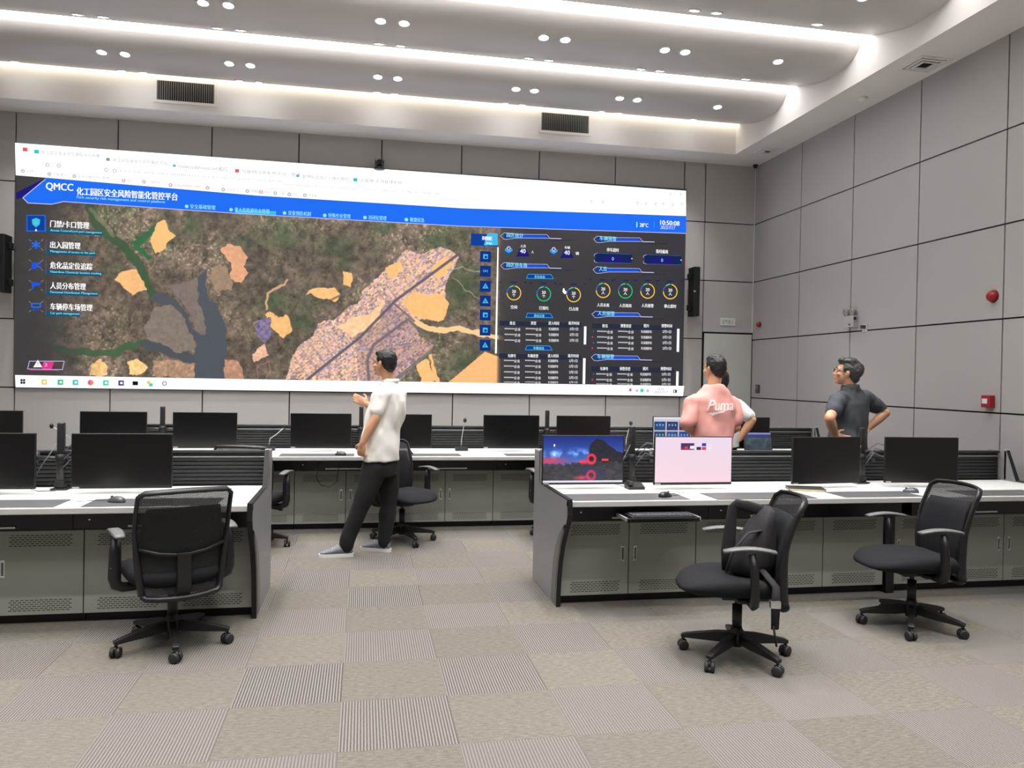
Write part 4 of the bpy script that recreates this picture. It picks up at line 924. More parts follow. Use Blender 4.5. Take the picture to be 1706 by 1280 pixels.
# keyboard on its pulled-out tray
tr = thing('keyboard_tray', 'black sliding keyboard tray pulled out under the right front desk', 'keyboard tray', (1.905, 4.71, .640))
MB().rbox((-.24, .0, 0), (.24, .19, .012), .003).obj('shelf', M_black, tr); b = MB(); b.rbox((-.245, -.008, -.008), (.245, .004, .018), .003); b.obj('front_lip', mat('lip_black', (18, 18, 18), .25), tr)
b = MB(); b.box((-.255, 0, 0), (-.24, .19, .02)); b.box((.24, 0, 0), (.255, .19, .02)); b.obj('runner', M_alu, tr)
kb = thing('keyboard', 'black full-size keyboard lying on the pulled-out tray', 'keyboard', (1.915, 4.79, .6525))
MB().rbox((-.22, -.065, 0), (.22, .075, .014), .004).obj('case', M_dark, kb)
b = MB(); 
for r in range(6):
    for k in range(21):
        if (k in (15, 19)) and r > 0: pass
        x = -.205+k*.0195+(.003 if k > 14 else 0)+(.003 if k > 17 else 0); y = -.058+r*.0205+(.005 if r == 5 else 0)
        b.rbox((x, y, .014), (x+.0165, y+.017, .021), .002, 1)
b.obj('keys', mat('key_black', (52, 52, 56), .35), kb)
# notebook under the monitor foot
nb = thing('notebook', 'dark closed notebook with a yellowish page edge on the right front desk', 'notebook', (3.22, 5.24, .75), -.35)
MB().rbox((-.13, -.09, .013), (.13, .09, .017), .002).obj('cover', mat('cover_dark', (52, 50, 44), .5), nb); MB().box((-.125, -.087, .003), (.126, .086, .013)).obj('pages', mat('pages_cream', (206, 200, 150), .8), nb); MB().rbox((-.13, -.09, 0), (.13, .09, .003), .001).obj('back_cover', mat('cover_dark', (52, 50, 44), .5), nb)
# sheet of paper on rear desk
o = MB().box((-.105, -.075, 0), (.105, .075, .0015)).obj('paper', mat('paper', (240, 240, 240), .7)); o.location = (4.06, 7.80, .7503); tag(o, 'small white sheet of paper on the rear desk below the laptop', 'paper')
# cable hanging under the rear desk
c_ = MB(); c_.smooth = True; c_.tube([(.02, 0, .105), (0, -.01, -.06), (.04, -.015, -.13), (.12, -.015, -.15), (.19, -.01, -.10), (.21, 0, .105)], .004, 6); o = c_.obj('hanging_cable', M_black); o.location = (-.42, Y2+.07, .604); tag(o, 'thin black cable looped below the rear desk edge left of the walking man', 'cable')
# ================================================================ TASK CHAIRS
M_mesh = bpy.data.materials.new('black_mesh'); M_mesh.use_nodes = True
_t = NT(M_mesh); _t.b.inputs['Base Color'].default_value = (*lin((20, 21, 23)), 1); _t.b.inputs['Roughness'].default_value = .7
_tc = _t.new('ShaderNodeTexCoord'); _s = _t.new('ShaderNodeSeparateXYZ', i={0: _tc.outputs['Object']})
_a = _t.math('GREATER_THAN', _t.math('SINE', _t.math('MULTIPLY', _s.outputs[0], 2*PI/.0055)), .15); _b = _t.math('GREATER_THAN', _t.math('SINE', _t.math('MULTIPLY', _s.outputs[2], 2*PI/.0055)), -.2)
_al = _t.math('SUBTRACT', 1.0, _t.math('MULTIPLY', _t.math('MULTIPLY', _a, _b), .5)); _t.link(_al, _t.b.inputs['Alpha'])
M_fab = mat('seat_fabric', (27, 28, 31), .9, noise_amt=.15, noise_scale=300, bump=.2, spec=.2)
M_pad = mat('arm_pad_grey', (92, 92, 91), .5)
M_plast = mat('chair_plastic', (17, 17, 19), .45)
M_wheel = mat('caster_rubber', (34, 32, 32), .6)
def chair_build(label, loc, rz, base_ang):
    t = thing('task_chair', label, 'chair', loc, rz)
    # five-star base
    hb = MB(); hb.smooth = True; hb.lathe([(.034, .07), (.04, .09), (.042, .15), (.030, .165), (.028, .18)], 20); hb.obj('hub', M_plast, t)
    leg = MB(); leg.prism([(-.0, .092), (.10, .080), (.275, .072), (.305, .068), (.31, .088), (.285, .098), (.12, .136), (.0, .150)], -.018, .018, 'y')
    lm = None
    for k in range(5):
        if lm is None:
            o = leg.obj('leg', M_plast, t, bevel=.004); lm = o
        else: o = lm.copy(); COL.objects.link(o); o.parent = t
        o.rotation_euler = (0, 0, base_ang+k*2*PI/5); o['base'] = 1
    cs = MB(); cs.smooth = True
    for sx in (-1, 1): cs.tube([(sx*.006, 0, .028), (sx*.024, 0, .028), (sx*.027, 0, .028)], [.028, .028, .022], 20)
    ch = MB(); ch.smooth = True; ch.cyl((0, .0, .03), (0, 0, .078), .008); ch.prism([(-.028, .03), (.022, .03), (.018, .056), (-.012, .060)], -.005, .005, 'x')
    cm = hm = None
    for k in range(5):
        a = base_ang+k*2*PI/5; p = (math.cos(a)*.297, math.sin(a)*.297, 0)
        if cm is None: cm = cs.obj('caster_wheel', M_wheel, t); o = cm; hm = ch.obj('caster_fork', M_plast, o); h = hm
        else: o = cm.copy(); COL.objects.link(o); o.parent = t; h = hm.copy(); COL.objects.link(h); h.parent = o
        o.location = p; o.rotation_euler = (0, 0, a*2.7+k)
    gc = MB(); gc.smooth = True; gc.cyl((0, 0, .16), (0, 0, .30), .027); gc.cyl((0, 0, .27), (0, 0, .365), .014); gc.obj('gas_column', M_plast, t)
    mc = MB(); mc.rbox((-.07, -.16, .335), (.07, .10, .375), .012); mc.rbox((-.20, -.03, .355), (.20, .04, .378), .006); mc.obj('tilt_mechanism', M_plast, t)
    lv = MB(); lv.smooth = True; lv.tube([(.05, .03, .35), (.16, .04, .335), (.22, .045, .325)], .006, 8); lv.ell((.23, .046, .324), (.022, .012, .01)); lv.obj('lever', M_plast, t)
    # seat cushion
    s_ = MB(); s_.smooth = True; rings = []
    def sup(w_, y0, y1, z, zf, ex=3.2, n=36):
        out = []
        for j in range(n):
            a = 2*PI*j/n; c_, q = math.cos(a), math.sin(a); x = w_*abs(c_)**(2/ex)*(1 if c_ > 0 else -1); yy = abs(q)**(2/ex)*(1 if q > 0 else -1)
            y = (y0+y1)/2+(y1-y0)/2*yy; ff = max(0, (y-.12)/.22)**2
            out.append((x*(1-.10*ff), y, z-.05*ff*zf+.012*(abs(x)/w_)**3))
        return out
    for w_, y0, y1, z, zf in ((.19, -.19, .20, .372, .0), (.235, -.225, .28, .385, .1), (.252, -.24, .325, .41, .4), (.256, -.245, .335, .435, .8), (.246, -.235, .325, .458, .95), (.215, -.20, .28, .468, .9), (.12, -.1, .16, .466, .8)): rings.append(sup(w_, y0, y1, z, zf))
    s_.ring(rings); s_.obj('seat', M_fab, t)
    # back
    def BY(x, z): 
        q = (z-.33)/.59; return -.235-.02*q-.085*q*q+.03*math.sin(q*PI)*1.0+.055*(abs(x)/.24)**2.0
    def hw(z): q = (z-.33)/.59; return .195+.045*min(1, q*1.6)-.01*max(0, q-.6)
    fr = MB(); fr.smooth = True; path = []
    N = 14
    for i in range(N+1): z = .35+.53*i/N; path.append((-hw(z), BY(hw(z), z), z))
    for i in range(1, 10): x = -hw(.89)+.03+(2*hw(.89)-.06)*(i-1)/8; path.append((x, BY(x, .905), .902+.012*(1-(x/.24)**2)))
    for i in range(N+1): z = .88-.53*i/N; path.append((hw(z), BY(hw(z), z), z))
    for i in range(1, 8): x = hw(.35)-.02-(2*hw(.35)-.04)*(i-1)/6; path.append((x, BY(x, .33)+.0, .335-.012*(1-(x/.2)**2)))
    path.append(path[0]); fr.tube(path, [.018+.012*max(0, min(1, (.66-p[2])/.14)) for p in path], 10, flat=.6); fr.obj('back_frame', M_plast, t)
    ms = MB(); ms.smooth = True; gx, gz = 16, 24; vs = []
    for j in range(gz+1):
        z = .345+(.905-.345)*j/gz
        for i in range(gx+1): x = hw(z)*(-1+2*i/gx); vs.append((x, BY(x, z)+.004, z))
    ms.add(vs, [(j*(gx+1)+i, j*(gx+1)+i+1, (j+1)*(gx+1)+i+1, (j+1)*(gx+1)+i) for j in range(gz) for i in range(gx)]); ms.obj('back_mesh', M_mesh, t)
    lb = MB(); lb.smooth = True; rows_ = []
    for j in range(9):
        z = .385+.43*j/8; w_ = .185+.028*math.sin(PI*j/8); rows_.append([(x*w_, BY(x*w_, z)+.008+.012*(1-x*x), z) for x in [-1+2*i/10 for i in range(11)]]+[(x*w_, BY(x*w_, z)+.028+.014*(1-x*x), z) for x in [1-2*i/10 for i in range(11)]])
    lb.ring(rows_); lb.obj('back_pad', M_fab, t)
    lu = MB(); lu.smooth = True; lu.tube([(-hw(.6)+.01, BY(.2, .60)-.006, .60), (-.12, BY(.12, .57)-.012, .57), (0, BY(0, .56)-.016, .555), (.12, BY(.12, .57)-.012, .57), (hw(.6)-.01, BY(.2, .60)-.006, .60)], .010, 8); lu.obj('lumbar_bar', M_plast, t)
    sp_ = MB(); sp_.smooth = False; sp_.prism([(BY(0, .56)-.03, .57), (BY(0, .56)-.006, .57), (BY(0, .4)-.01, .40), (-.14, .372), (-.10, .345), (-.24, .335), (BY(0, .4)-.04, .39)], -.035, .035, 'x'); sp_.obj('back_bracket', M_plast, t, bevel=.004)
    for s in (-1, 1):
        ar = MB(); ar.smooth = True; ar.tube([(s*.15, -.02, .365), (s*.26, -.02, .368), (s*.292, -.02, .385), (s*.300, -.02, .42), (s*.298, -.015, .56), (s*.292, .0, .645)], [.017, .02, .023, .025, .023, .019], 10, flat=1.35); ar.ell((s*.318, -.02, .47), (.014, .02, .02)); ao = ar.obj('armrest', M_plast, t)
        pd = MB(); pd.smooth = True; rr = []
        for i in range(11):
            q = i/10; y = -.125+.27*q; z = .653+.022*math.sin(PI*(q*.85+.05))-.006*q; w_ = .036*(1-.25*abs(2*q-1)**4)
            rr.append([(s*.292-w_, y, z), (s*.292-w_*.6, y, z+.009), (s*.292+w_*.6, y, z+.009), (s*.292+w_, y, z), (s*.292+w_*.6, y, z-.007), (s*.292-w_*.6, y, z-.007)])
        pd.ring(rr); pd.obj('arm_pad', M_pad, ao)
    return t
def R_(d): return math.radians(d)
chair_build('black mesh task chair seen from behind at the left front desk', (-1.03, 4.65, 0), R_(25), R_(214-25))
chair_build('black task chair turned left with a black bag slumped on its seat', (2.07, 4.02, 0), R_(76), R_(144-76))
chair_build('black mesh task chair turned left, nearest the right wall, empty', (3.45, 4.38, 0), R_(84), R_(160-84))
chair_build('black task chair behind the walking man, its seat turned toward the camera', (.375, 7.26, 0), R_(-148), R_(4+148))
chair_build('black mesh task chair partly hidden by the end of the left front desk', (-.93, 7.18, 0), R_(-14), R_(-7+14))
chair_build('black task chair mostly hidden behind the wallpaper monitor and end panel', (1.87, 7.2, 0), R_(8), R_(200))
# bag on the chair
bg = thing('backpack', 'soft black shoulder bag with looped straps slumped on the turned chair seat', 'bag', (2.07, 4.02, .475), R_(76))
M_bag = mat('bag_fabric', (22, 20, 24), .8, noise_amt=.25, noise_scale=60, bump=.3)
b = MB(); b.smooth = True; rings = []
for i, (z, cx, cy, rx, ry) in enumerate(((.0, 0, -.07, .10, .09), (.02, 0, -.07, .13, .12), (.08, .0, -.075, .14, .125), (.15, .0, -.085, .132, .115), (.22, .0, -.105, .12, .095), (.29, .0, -.13, .105, .07), (.35, .0, -.15, .085, .045), (.375, .0, -.155, .05, .02))):
    rings.append([(cx+rx*math.cos(2*PI*j/28)*(1+.07*math.sin(5*2*PI*j/28+z*20)), cy+ry*math.sin(2*PI*j/28)*(1+.08*math.sin(4*2*PI*j/28+z*33)), z) for j in range(28)])
b.ring(rings); b.obj('sack', M_bag, bg)
b = MB(); b.smooth = True; b.tube([(.0, -.16, .33), (.0, -.11, .355), (.0, -.04, .375), (.0, .018, .385), (.0, .038, .365), (.0, .048, .24), (.0, .058, .12), (0, .06, .012)], [.03, .03, .03, .026, .026, .034, .038, .03], 10, flat=.3, upv=(1, 0, 0)); b.obj('shoulder_strap', M_bag, bg)
b = MB(); b.smooth = True; b.tube([(-.10, -.10, .26), (-.13, -.02, .25), (-.13, .06, .15), (-.11, .09, .03)], .014, 8, flat=.4); b.obj('side_strap', M_bag, bg)
b = MB(); b.smooth = True; b.tube([(-.12, -.10, .05), (-.285, -.13, .0), (-.285, -.13, -.10), (-.28, -.13, -.22)], [.02, .022, .026, .022], 8, flat=.4); b.tube([(-.285, -.12, -.2), (-.28, -.14, -.31)], .006, 6); b.obj('hanging_strap', M_bag, bg)
b = MB(); b.rbox((-.30, -.155, -.11), (-.27, -.10, -.07), .006); b.obj('buckle', M_chrome, bg)
# ================================================================ PEOPLE
def soft(parts, name, material, parent, voxel=.008, it=6, fold=0.0, fs=(9, 9, 4), origin=None):
    m = MB(); m.smooth = True
    for p in parts: p(m)
    me = m.mesh(name, material); o = bpy.data.objects.new(name, me); COL.objects.link(o)
    r = o.modifiers.new('r', 'REMESH'); r.mode = 'VOXEL'; r.voxel_size = voxel; r.use_smooth_shade = True
    s = o.modifiers.new('s', 'SMOOTH'); s.factor = .5; s.iterations = it
    baked(o); me = o.data; me.name = name
    if fold:
        n = len(me.vertices); co = np.empty(n*3); no = np.empty(n*3); me.vertices.foreach_get('co', co); me.vertices.foreach_get('normal', no); co = co.reshape(-1, 3); no = no.reshape(-1, 3)
        a = (vnoise(co[:, 0]*fs[0]+co[:, 2]*fs[2]+50, co[:, 1]*fs[1]+co[:, 2]*fs[2]*1.3+70, 4)-.5)+.5*(vnoise(co[:, 0]*fs[0]*2.3+90, co[:, 2]*fs[2]*3+co[:, 1]*fs[1]+60, 8)-.5)
        co += no*(a*fold)[:, None]; me.vertices.foreach_set('co', co.ravel())
    me.transform(Matrix.Translation(-Vector(origin))); 
    me.polygons.foreach_set('use_smooth', [True]*len(me.polygons)); me.update(); o.parent = parent; return o
def loft(rings, ax):
    """rings: (centre, half width along ax, half depth)"""
    ax = Vector(ax).normalized(); dp = Vector((-ax.y, ax.x, 0))
    def f(m):
        rr = []
        for c, w_, d in rings:
            rr.append([Vector(c)+ax*(w_*math.copysign(abs(math.cos(2*PI*j/28))**.85, math.cos(2*PI*j/28)))+dp*(d*math.sin(2*PI*j/28)) for j in range(28)])
        m.ring(rr)
    return f
def limb(pts):
    def f(m):
        P = [Vector(p) for p, r in pts]; r = [q for _, q in pts]
        # densify
        PP, RR = [], []
        for i in range(len(P)-1):
            for k in range(4): t = k/4; PP.append(P[i].lerp(P[i+1], t)); RR.append(r[i]*(1-t)+r[i+1]*t)
        PP.append(P[-1]); RR.append(r[-1]); m.tube(PP, RR, 16)
        for p, q in zip(P, r): m.ell(p, (q*.99,)*3, k=14, l=8)
    return f
def elp(c, r, rot=None): return lambda m: m.ell(c, r, rot=rot, k=18, l=12)
def hand(wr, d, thumb, curl=.5, spread=1.0):
    """wr wrist, d direction of the palm, thumb: direction to the thumb side"""
    wr = Vector(wr); d = Vector(d).normalized(); th = (Vector(thumb)-d*Vector(thumb).dot(d)).normalized(); n = d.cross(th).normalized()
    rot = Matrix((th, d, n)).transposed(); out = [elp(wr+d*.045, (.040, .052, .016), rot), limb([(wr, .026), (wr+d*.03, .024)])]
    for i, (off, L) in enumerate(((.028, .070), (.0095, .078), (-.0095, .072), (-.028, .058))):
        b0 = wr+d*.082+th*off; ang = 0; p = b0; pts = [(b0-d*.02, .0105), (b0, .0098)]
        for k, s_ in enumerate((.42, .32, .26)):
            ang += curl*(.5, .75, .5)[k]*(1+.12*i); v = d*math.cos(ang)+n*math.sin(ang)+th*off*.6*spread; p = p+v.normalized()*L*s_; pts.append((p, (.0092, .0084, .0072)[k]))
        out.append(limb(pts))
    t0 = wr+d*.025+th*.030; out.append(limb([(t0, .013), (t0+(d*.5+th*.75+n*.3).normalized()*.034, .0105), (t0+(d*.5+th*.75+n*.3).normalized()*.034+(d*.85+th*.3+n*.45).normalized()*.028, .0088)]))
    return out
class Head:
    def __init__(s, c, f, pitch=0, sc=1.0):
        f = Vector(f).normalized(); r = Vector((f.y, -f.x, 0)).normalized(); u = r.cross(f).normalized()
        q = Quaternion(r, pitch); f = q @ f; u = q @ u; s.M = Matrix((r, f, u)).transposed(); s.c = Vector(c); s.k = sc
    def P(s, x, y, z): return s.c+s.M @ (Vector((x, y, z))*s.k)
    def e(s, c, r): return elp(s.P(*c), tuple(q*s.k for q in r), s.M)
    def skin(s):
        o = [s.e((0, -.012, .028), (.074, .093, .084)), s.e((0, .020, -.035), (.060, .068, .070)), s.e((0, .045, -.078), (.034, .036, .032)), s.e((0, .060, .022), (.056, .030, .030)), s.e((0, .066, -.025), (.040, .026, .045))]
        o += [limb([(s.P(0, .083, .012), .009*s.k), (s.P(0, .100, -.018), .012*s.k), (s.P(0, .104, -.026), .013*s.k)]), s.e((.012, .094, -.029), (.009, .009, .008)), s.e((-.012, .094, -.029), (.009, .009, .008))]
        o += [s.e((0, .086, -.054), (.022, .010, .006)), s.e((0, .084, -.064), (.019, .010, .007)), s.e((0, .076, -.088), (.018, .014, .014))]
        for q in (-1, 1): o += [s.e((q*.077, -.008, -.006), (.009, .018, .031)), s.e((q*.084, -.016, .004), (.007, .012, .022)), s.e((q*.030, .082, .022), (.020, .010, .008)), s.e((q*.042, .060, -.022), (.022, .022, .018))]
        return o
    def eyes(s, parent, org):
        m = MB(); m.smooth = True
        for q in (-1, 1): m.m = 0; m.ell(s.P(q*.031, .0815, .006), (.0115*s.k,)*3, k=12, l=8); m.m = 1; m.ell(s.P(q*.031, .0895, .006), (.0052*s.k,)*3, k=10, l=6)
        o = m.obj('eyes', [mat('eye_white', (228, 224, 220), .2), mat('iris_dark', (30, 22, 18), .2)], parent); o.data.transform(Matrix.Translation(-Vector(org)))
        m = MB(); m.smooth = True
        for q in (-1, 1): m.tube([s.P(q*.048, .078, .030), s.P(q*.032, .090, .036), s.P(q*.014, .091, .031)], .004*s.k, 6, flat=.6)
        o = m.obj('eyebrows', mat('hair_black', (22, 20, 21), .55), parent); o.data.transform(Matrix.Translation(-Vector(org)))
    def hair(s, kind=0):
        o = [s.e((0, -.024, .046), (.080, .094, .078)), s.e((0, -.050, .012), (.074, .066, .080)), s.e((0, -.062, -.030), (.056, .045, .045)), s.e((.0, .030, .083), (.060, .048, .034))]
        for q in (-1, 1): o.append(s.e((q*.066, -.018, .035), (.018, .050, .044))); o.append(s.e((q*.074, .004, .018), (.008, .012, .026)))
        if kind == 1: o += [s.e((.0, .05, .100), (.062, .045, .030)), s.e((-.0, -.01, .106), (.074, .070, .034)), s.e((0, -.07, .04), (.074, .06, .07)), s.e((.02, .078, .098), (.045, .022, .018))]
        if kind == 2: o += [s.e((0, -.01, .080), (.072, .080, .052))]
        return o
M_skin = mat('skin', (206, 156, 124), .5, noise_amt=.05, noise_scale=40); M_skin.node_tree.nodes['Principled BSDF'].inputs['Subsurface Weight'].default_value = .08
M_hair = mat('hair_black', (22, 20, 21), .55); M_hair2 = mat('hair_salt', (58, 56, 58), .5, noise_amt=.6, noise_scale=90)
M_trou = mat('trousers_black', (14, 14, 16), .9, noise_amt=.1, noise_scale=80)
def shoe(base, f, name, mats, parent, org, L=.275):
    """base = point under the heel"""
    f = Vector((f[0], f[1], 0)).normalized(); r = Vector((f.y, -f.x, 0)); b0 = Vector(base)
    m = MB(); m.smooth = True; m.m = 0
    def rg(y, w0, z0, z1, off=0, tw=.8): return [b0+f*y+r*(w0*math.copysign(abs(math.cos(a))**.7, math.cos(a))+off)+Vector((0, 0, (z0+z1)/2+(z1-z0)/2*math.sin(a))) for a in [2*PI*j/20 for j in range(20)]]
    up_ = [(-.035, .012, .03, .07), (-.03, .026, .022, .098), (.0, .034, .02, .108), (.05, .037, .02, .105), (.09, .040, .02, .088), (.13, .045, .02, .072), (.17, .047, .02, .060), (.205, .043, .02, .050), (.228, .030, .022, .042), (.238, .012, .026, .036)]
    m.ring([rg(*q) for q in up_]); up = m.obj(name, mats[0], parent)
    s_ = MB(); s_.smooth = False; out = [(-.042, .018), (-.03, .034), (.0, .038), (.06, .037), (.12, .046), (.17, .050), (.21, .046), (.236, .032), (.246, .012)]
    pts = [b0+f*y+r*w_ for y, w_ in out]+[b0+f*y-r*w_ for y, w_ in out[::-1]]
    n = len(pts); lo = [p+Vector((0, 0, .0)) for p in pts]; hi = [p+Vector((0, 0, .028)) for p in pts]
    s_.ring([lo, hi]); so = s_.obj('sole', mats[1], up)
    k = MB(); k.smooth = True
    for y in (.075, .095, .115, .135): z = .098-(y-.075)*.45; k.tube([b0+f*y-r*.022+Vector((0, 0, z-.004)), b0+f*y+Vector((0, 0, z+.006)), b0+f*y+r*.022+Vector((0, 0, z-.004))], .003, 6)
    lo_ = k.obj('laces', mats[2], up)
    for o in (up, so, lo_): o.data.transform(Matrix.Translation(-Vector(org)))
    return up
M_shirtw = mat('shirt_white', (238, 235, 228), .8, noise_amt=.02, noise_scale=200, bump=.15)
M_shirtp = mat('shirt_pink', (226, 160, 152), .85, noise_amt=.04, noise_scale=120, bump=.15)
M_shirtg = mat('shirt_slate', (66, 69, 76), .8, noise_amt=.08, noise_scale=150, bump=.15)
Zv = Vector((0, 0, 1))
def V(u, v, y, dz=0): return at(u, v, y)+Zv*dz
# ---- A: man in white walking left
O = Vector((.13, 6.80, 0)); A = thing('person', 'man in a white polo shirt and black trousers walking left, back half turned', 'person', O)
fA = Vector((-.86, .50, 0)); lat = Vector((.50, .86, 0))
H = Head(V(640, 606, 6.80), (-.82, .57, 0), 0.02, 1.0)
Ls, Le, Lw = V(636, 657, 6.66), V(625, 698, 6.60), V(604, 738, 6.60)
Rs, Re, Rw = V(664, 657, 6.97), V(640, 690, 7.06), V(612, 674, 6.98)
tors = [(V(634, 775, 6.8), .15, .10), (V(636, 725, 6.8), .14, .10), (V(647, 680, 6.81), .16, .10), (V(650, 655, 6.82), .15, .08), (V(650, 643, 6.82), .08, .06)]
skin = H.skin()+[loft(tors, lat), limb([(V(650, 650, 6.82), .062), (V(648, 635, 6.81), .055), (H.P(0, -.02, -.04), .055)]), limb([(Ls, .05), (Le, .042), (Le.lerp(Lw, .35), .043), (Lw, .028)]), limb([(Rs, .05), (Re, .042), (Re.lerp(Rw, .35), .042), (Rw, .028)])]
skin += hand(Lw, (V(600, 762, 6.62)-Lw), fA, .8)+hand(Rw, (V(594, 664, 6.96)-Rw), (0, 0, 1), .6)
soft(skin, 'body', M_skin, A, .0055, 3, origin=O); soft(H.hair(0), 'hair', M_hair, A, .007, 4, .006, (60, 60, 60), origin=O); H.eyes(A, O)
sh = [loft([(V(633, 767, 6.8), .20, .158), (V(634, 745, 6.8), .198, .155), (V(637, 715, 6.8), .19, .142), (V(644, 688, 6.81), .205, .140), (V(649, 668, 6.82), .215, .128), (V(651, 655, 6.82), .20, .108), (V(651, 646, 6.82), .15, .085), (V(650, 638, 6.82), .082, .074)], lat),
      limb([(V(640, 657, 6.70), .075), (Ls, .078), (Ls.lerp(Le, .45), .078), (Ls.lerp(Le, .62), .075)]), limb([(V(662, 657, 6.93), .075), (Rs, .074), (Rs.lerp(Re, .6), .07)])]
soft(sh, 'polo_shirt', M_shirtw, A, .009, 5, .030, origin=O)
cl = MB(); cl.smooth = True; c0 = V(649, 636, 6.815); n_ = 20
cl.ring([[c0+lat*(r*math.cos(2*PI*j/n_))+fA*(r*1.0*math.sin(2*PI*j/n_)-(.01 if z > 0 else 0))+Zv*z for j in range(n_)] for r, z in ((.074, -.015), (.076, .005), (.068, .025), (.062, .024), (.066, .0), (.066, -.015))], False); o = cl.obj('collar', M_shirtw, kids(A)[-1]); o.data.transform(Matrix.Translation(-O))
hL, kL, aL = V(626, 778, 6.72), V(603, 838, 6.70), Vector((V(577, 905, 6.72).x, 6.72, .11))
hR, kR, aR = V(645, 778, 6.88), V(647, 842, 6.87), Vector((V(640, 903, 6.86).x, 6.86, .11))
tr_ = [loft([(V(631, 792, 6.8), .17, .14), (V(633, 775, 6.8), .175, .14), (V(634, 762, 6.8), .165, .125)], lat), limb([(hL, .105), (hL.lerp(kL, .5), .098), (kL, .078), (kL.lerp(aL, .5), .07), (aL, .062)]), limb([(hR, .105), (hR.lerp(kR, .5), .095), (kR, .076), (kR.lerp(aR, .5), .068), (aR, .06)]), limb([(aL, .062), (aL+Vector((.0, 0, -.03)), .058)]), limb([(aR, .06), (aR+Vector((0, 0, -.03)), .058)])]
soft(tr_, 'trousers', M_trou, A, .009, 14, .014, (6, 6, 5), origin=O)
msh = [mat('sneaker_grey', (104, 104, 112), .7, noise_amt=.3, noise_scale=60), mat('sneaker_sole', (205, 203, 200), .6), mat('sneaker_lace', (170, 170, 172), .7)]
shoe((aL.x+.02, 6.72, 0), (-1, -.02), 'shoe', msh, A, O); shoe((aR.x+.02, 6.86, 0), (-.80, .42), 'shoe', msh, A, O)
def standing(P, O, cx, yy, fwd, lat_, ztop, trou):
    c = Vector((cx, yy, 0)); parts = [loft([(c+Zv*.86, .165, .12), (c+Zv*.95, .17, .125), (c+Zv*ztop, .16, .115)], lat_)]
    ft = []
    for s in (-1, 1):
        h_ = c+lat_*(s*.085)+Zv*.88; k_ = c+lat_*(s*.10)+Zv*.48+fwd*.01; a_ = c+lat_*(s*.115)+Zv*.10-fwd*.02
        parts.append(limb([(h_, .092), (h_.lerp(k_, .5), .085), (k_, .07), (k_.lerp(a_, .5), .062), (a_, .056), (a_-Zv*.03, .056)])); ft.append(a_)
    soft(parts, 'trousers', trou, P, .011, 4, .02, origin=O)
    for a_ in ft: shoe((a_.x, a_.y, 0), fwd, 'shoe', [M_dark, M_black, M_dark], P, O)
# ---- B: man in pink
O = Vector((2.92, 6.22, 0)); Bp = thing('person', 'man in a pink T-shirt with white script on its back, facing the screen', 'person', O)
fB = Vector((-.22, .975, 0)); lat = Vector((.975, .22, 0))
H = Head(V(1190, 615, 6.24), (-.35, .94, 0), .05, .98)
yb = 6.22
Ls, Le, Lw = V(1153, 671, 6.17), V(1145, 712, 6.12), V(1163, 724, 6.36)
Rs, Re, Rw = V(1222, 671, 6.25), V(1227, 712, 6.22), V(1208, 724, 6.42)
skin = H.skin()+[loft([(V(1186, 735, yb), .14, .09), (V(1187, 700, yb), .14, .09), (V(1188, 668, yb), .15, .08), (V(1189, 652, yb), .08, .06)], lat), limb([(V(1189, 660, yb), .062), (V(1189, 645, yb), .056), (H.P(0, -.02, -.05), .056)]), limb([(Ls, .048), (Le, .040), (Le.lerp(Lw, .4), .040), (Lw, .027)]), limb([(Rs, .048), (Re, .040), (Re.lerp(Rw, .4), .040), (Rw, .027)])]
skin += hand(Lw, (.6, .8, -.1), (0, 0, 1), .7)+hand(Rw, (-.6, .8, -.1), (0, 0, 1), .7)
soft(skin, 'body', M_skin, Bp, .0055, 3, origin=O); soft(H.hair(2), 'hair', M_hair, Bp, .007, 4, .006, (60, 60, 60), origin=O); H.eyes(Bp, O)
sh = [loft([(V(1186, 748, yb), .205, .135), (V(1186, 725, yb), .205, .135), (V(1187, 700, yb), .205, .13), (V(1188, 682, yb), .215, .128), (V(1188, 668, yb), .212, .112), (V(1189, 659, yb), .185, .095), (V(1189, 650, yb), .12, .08), (V(1189, 642, yb), .082, .07)], lat),
      limb([(V(1162, 668, 6.19), .060), (Ls, .062), (Ls.lerp(Le, .5), .066), (Ls.lerp(Le, .78), .068)]), limb([(V(1213, 668, 6.24), .060), (Rs, .062), (Rs.lerp(Re, .5), .064), (Rs.lerp(Re, .72), .064)])]
so_ = soft(sh, 't_shirt', M_shirtp, Bp, .009, 5, .034, origin=O)
from mathutils.bvhtree import BVHTree
bv = BVHTree.FromPolygons([v.co[:] for v in so_.data.vertices], [p.vertices[:] for p in so_.data.polygons])
def on_back(P2, d=fB, org=O):
    out = []
    for p in P2:
        q = p-org; h = bv.ray_cast(q-d*1.0, d); out.append((h[0]-d*.003) if h[0] else q)
    return out
g_, fs = glyphs('Puma', .015, .35); bm = bmesh.new()
c0, c1 = V(1160, 683, yb), V(1211, 681, yb); hgt = .092
vs_ = [bm.verts.new(c0.lerp(c1, a)+Zv*(hgt*b_-.012*a)) for a, b_ in g_]
for f in fs: bm.faces.new([vs_[i] for i in f])
sw_ = [(0.12, -.25), (.35, -.18), (.6, -.12), (.78, -.10), (1.0, -.02), (.80, -.26), (.6, -.30), (.4, -.40), (.22, -.52), (.26, -.40), (.14, -.34)]
f = bm.faces.new([bm.verts.new(c0.lerp(c1, a*.72)+Zv*(hgt*b_)) for a, b_ in sw_]); bmesh.ops.triangulate(bm, faces=bm.faces[:]); bmesh.ops.subdivide_edges(bm, edges=[e for e in bm.edges if e.calc_length() > .02], cuts=2, use_grid_fill=True)
pp = on_back([v.co.copy() for v in bm.verts])
for v, q in zip(bm.verts, pp): v.co = q
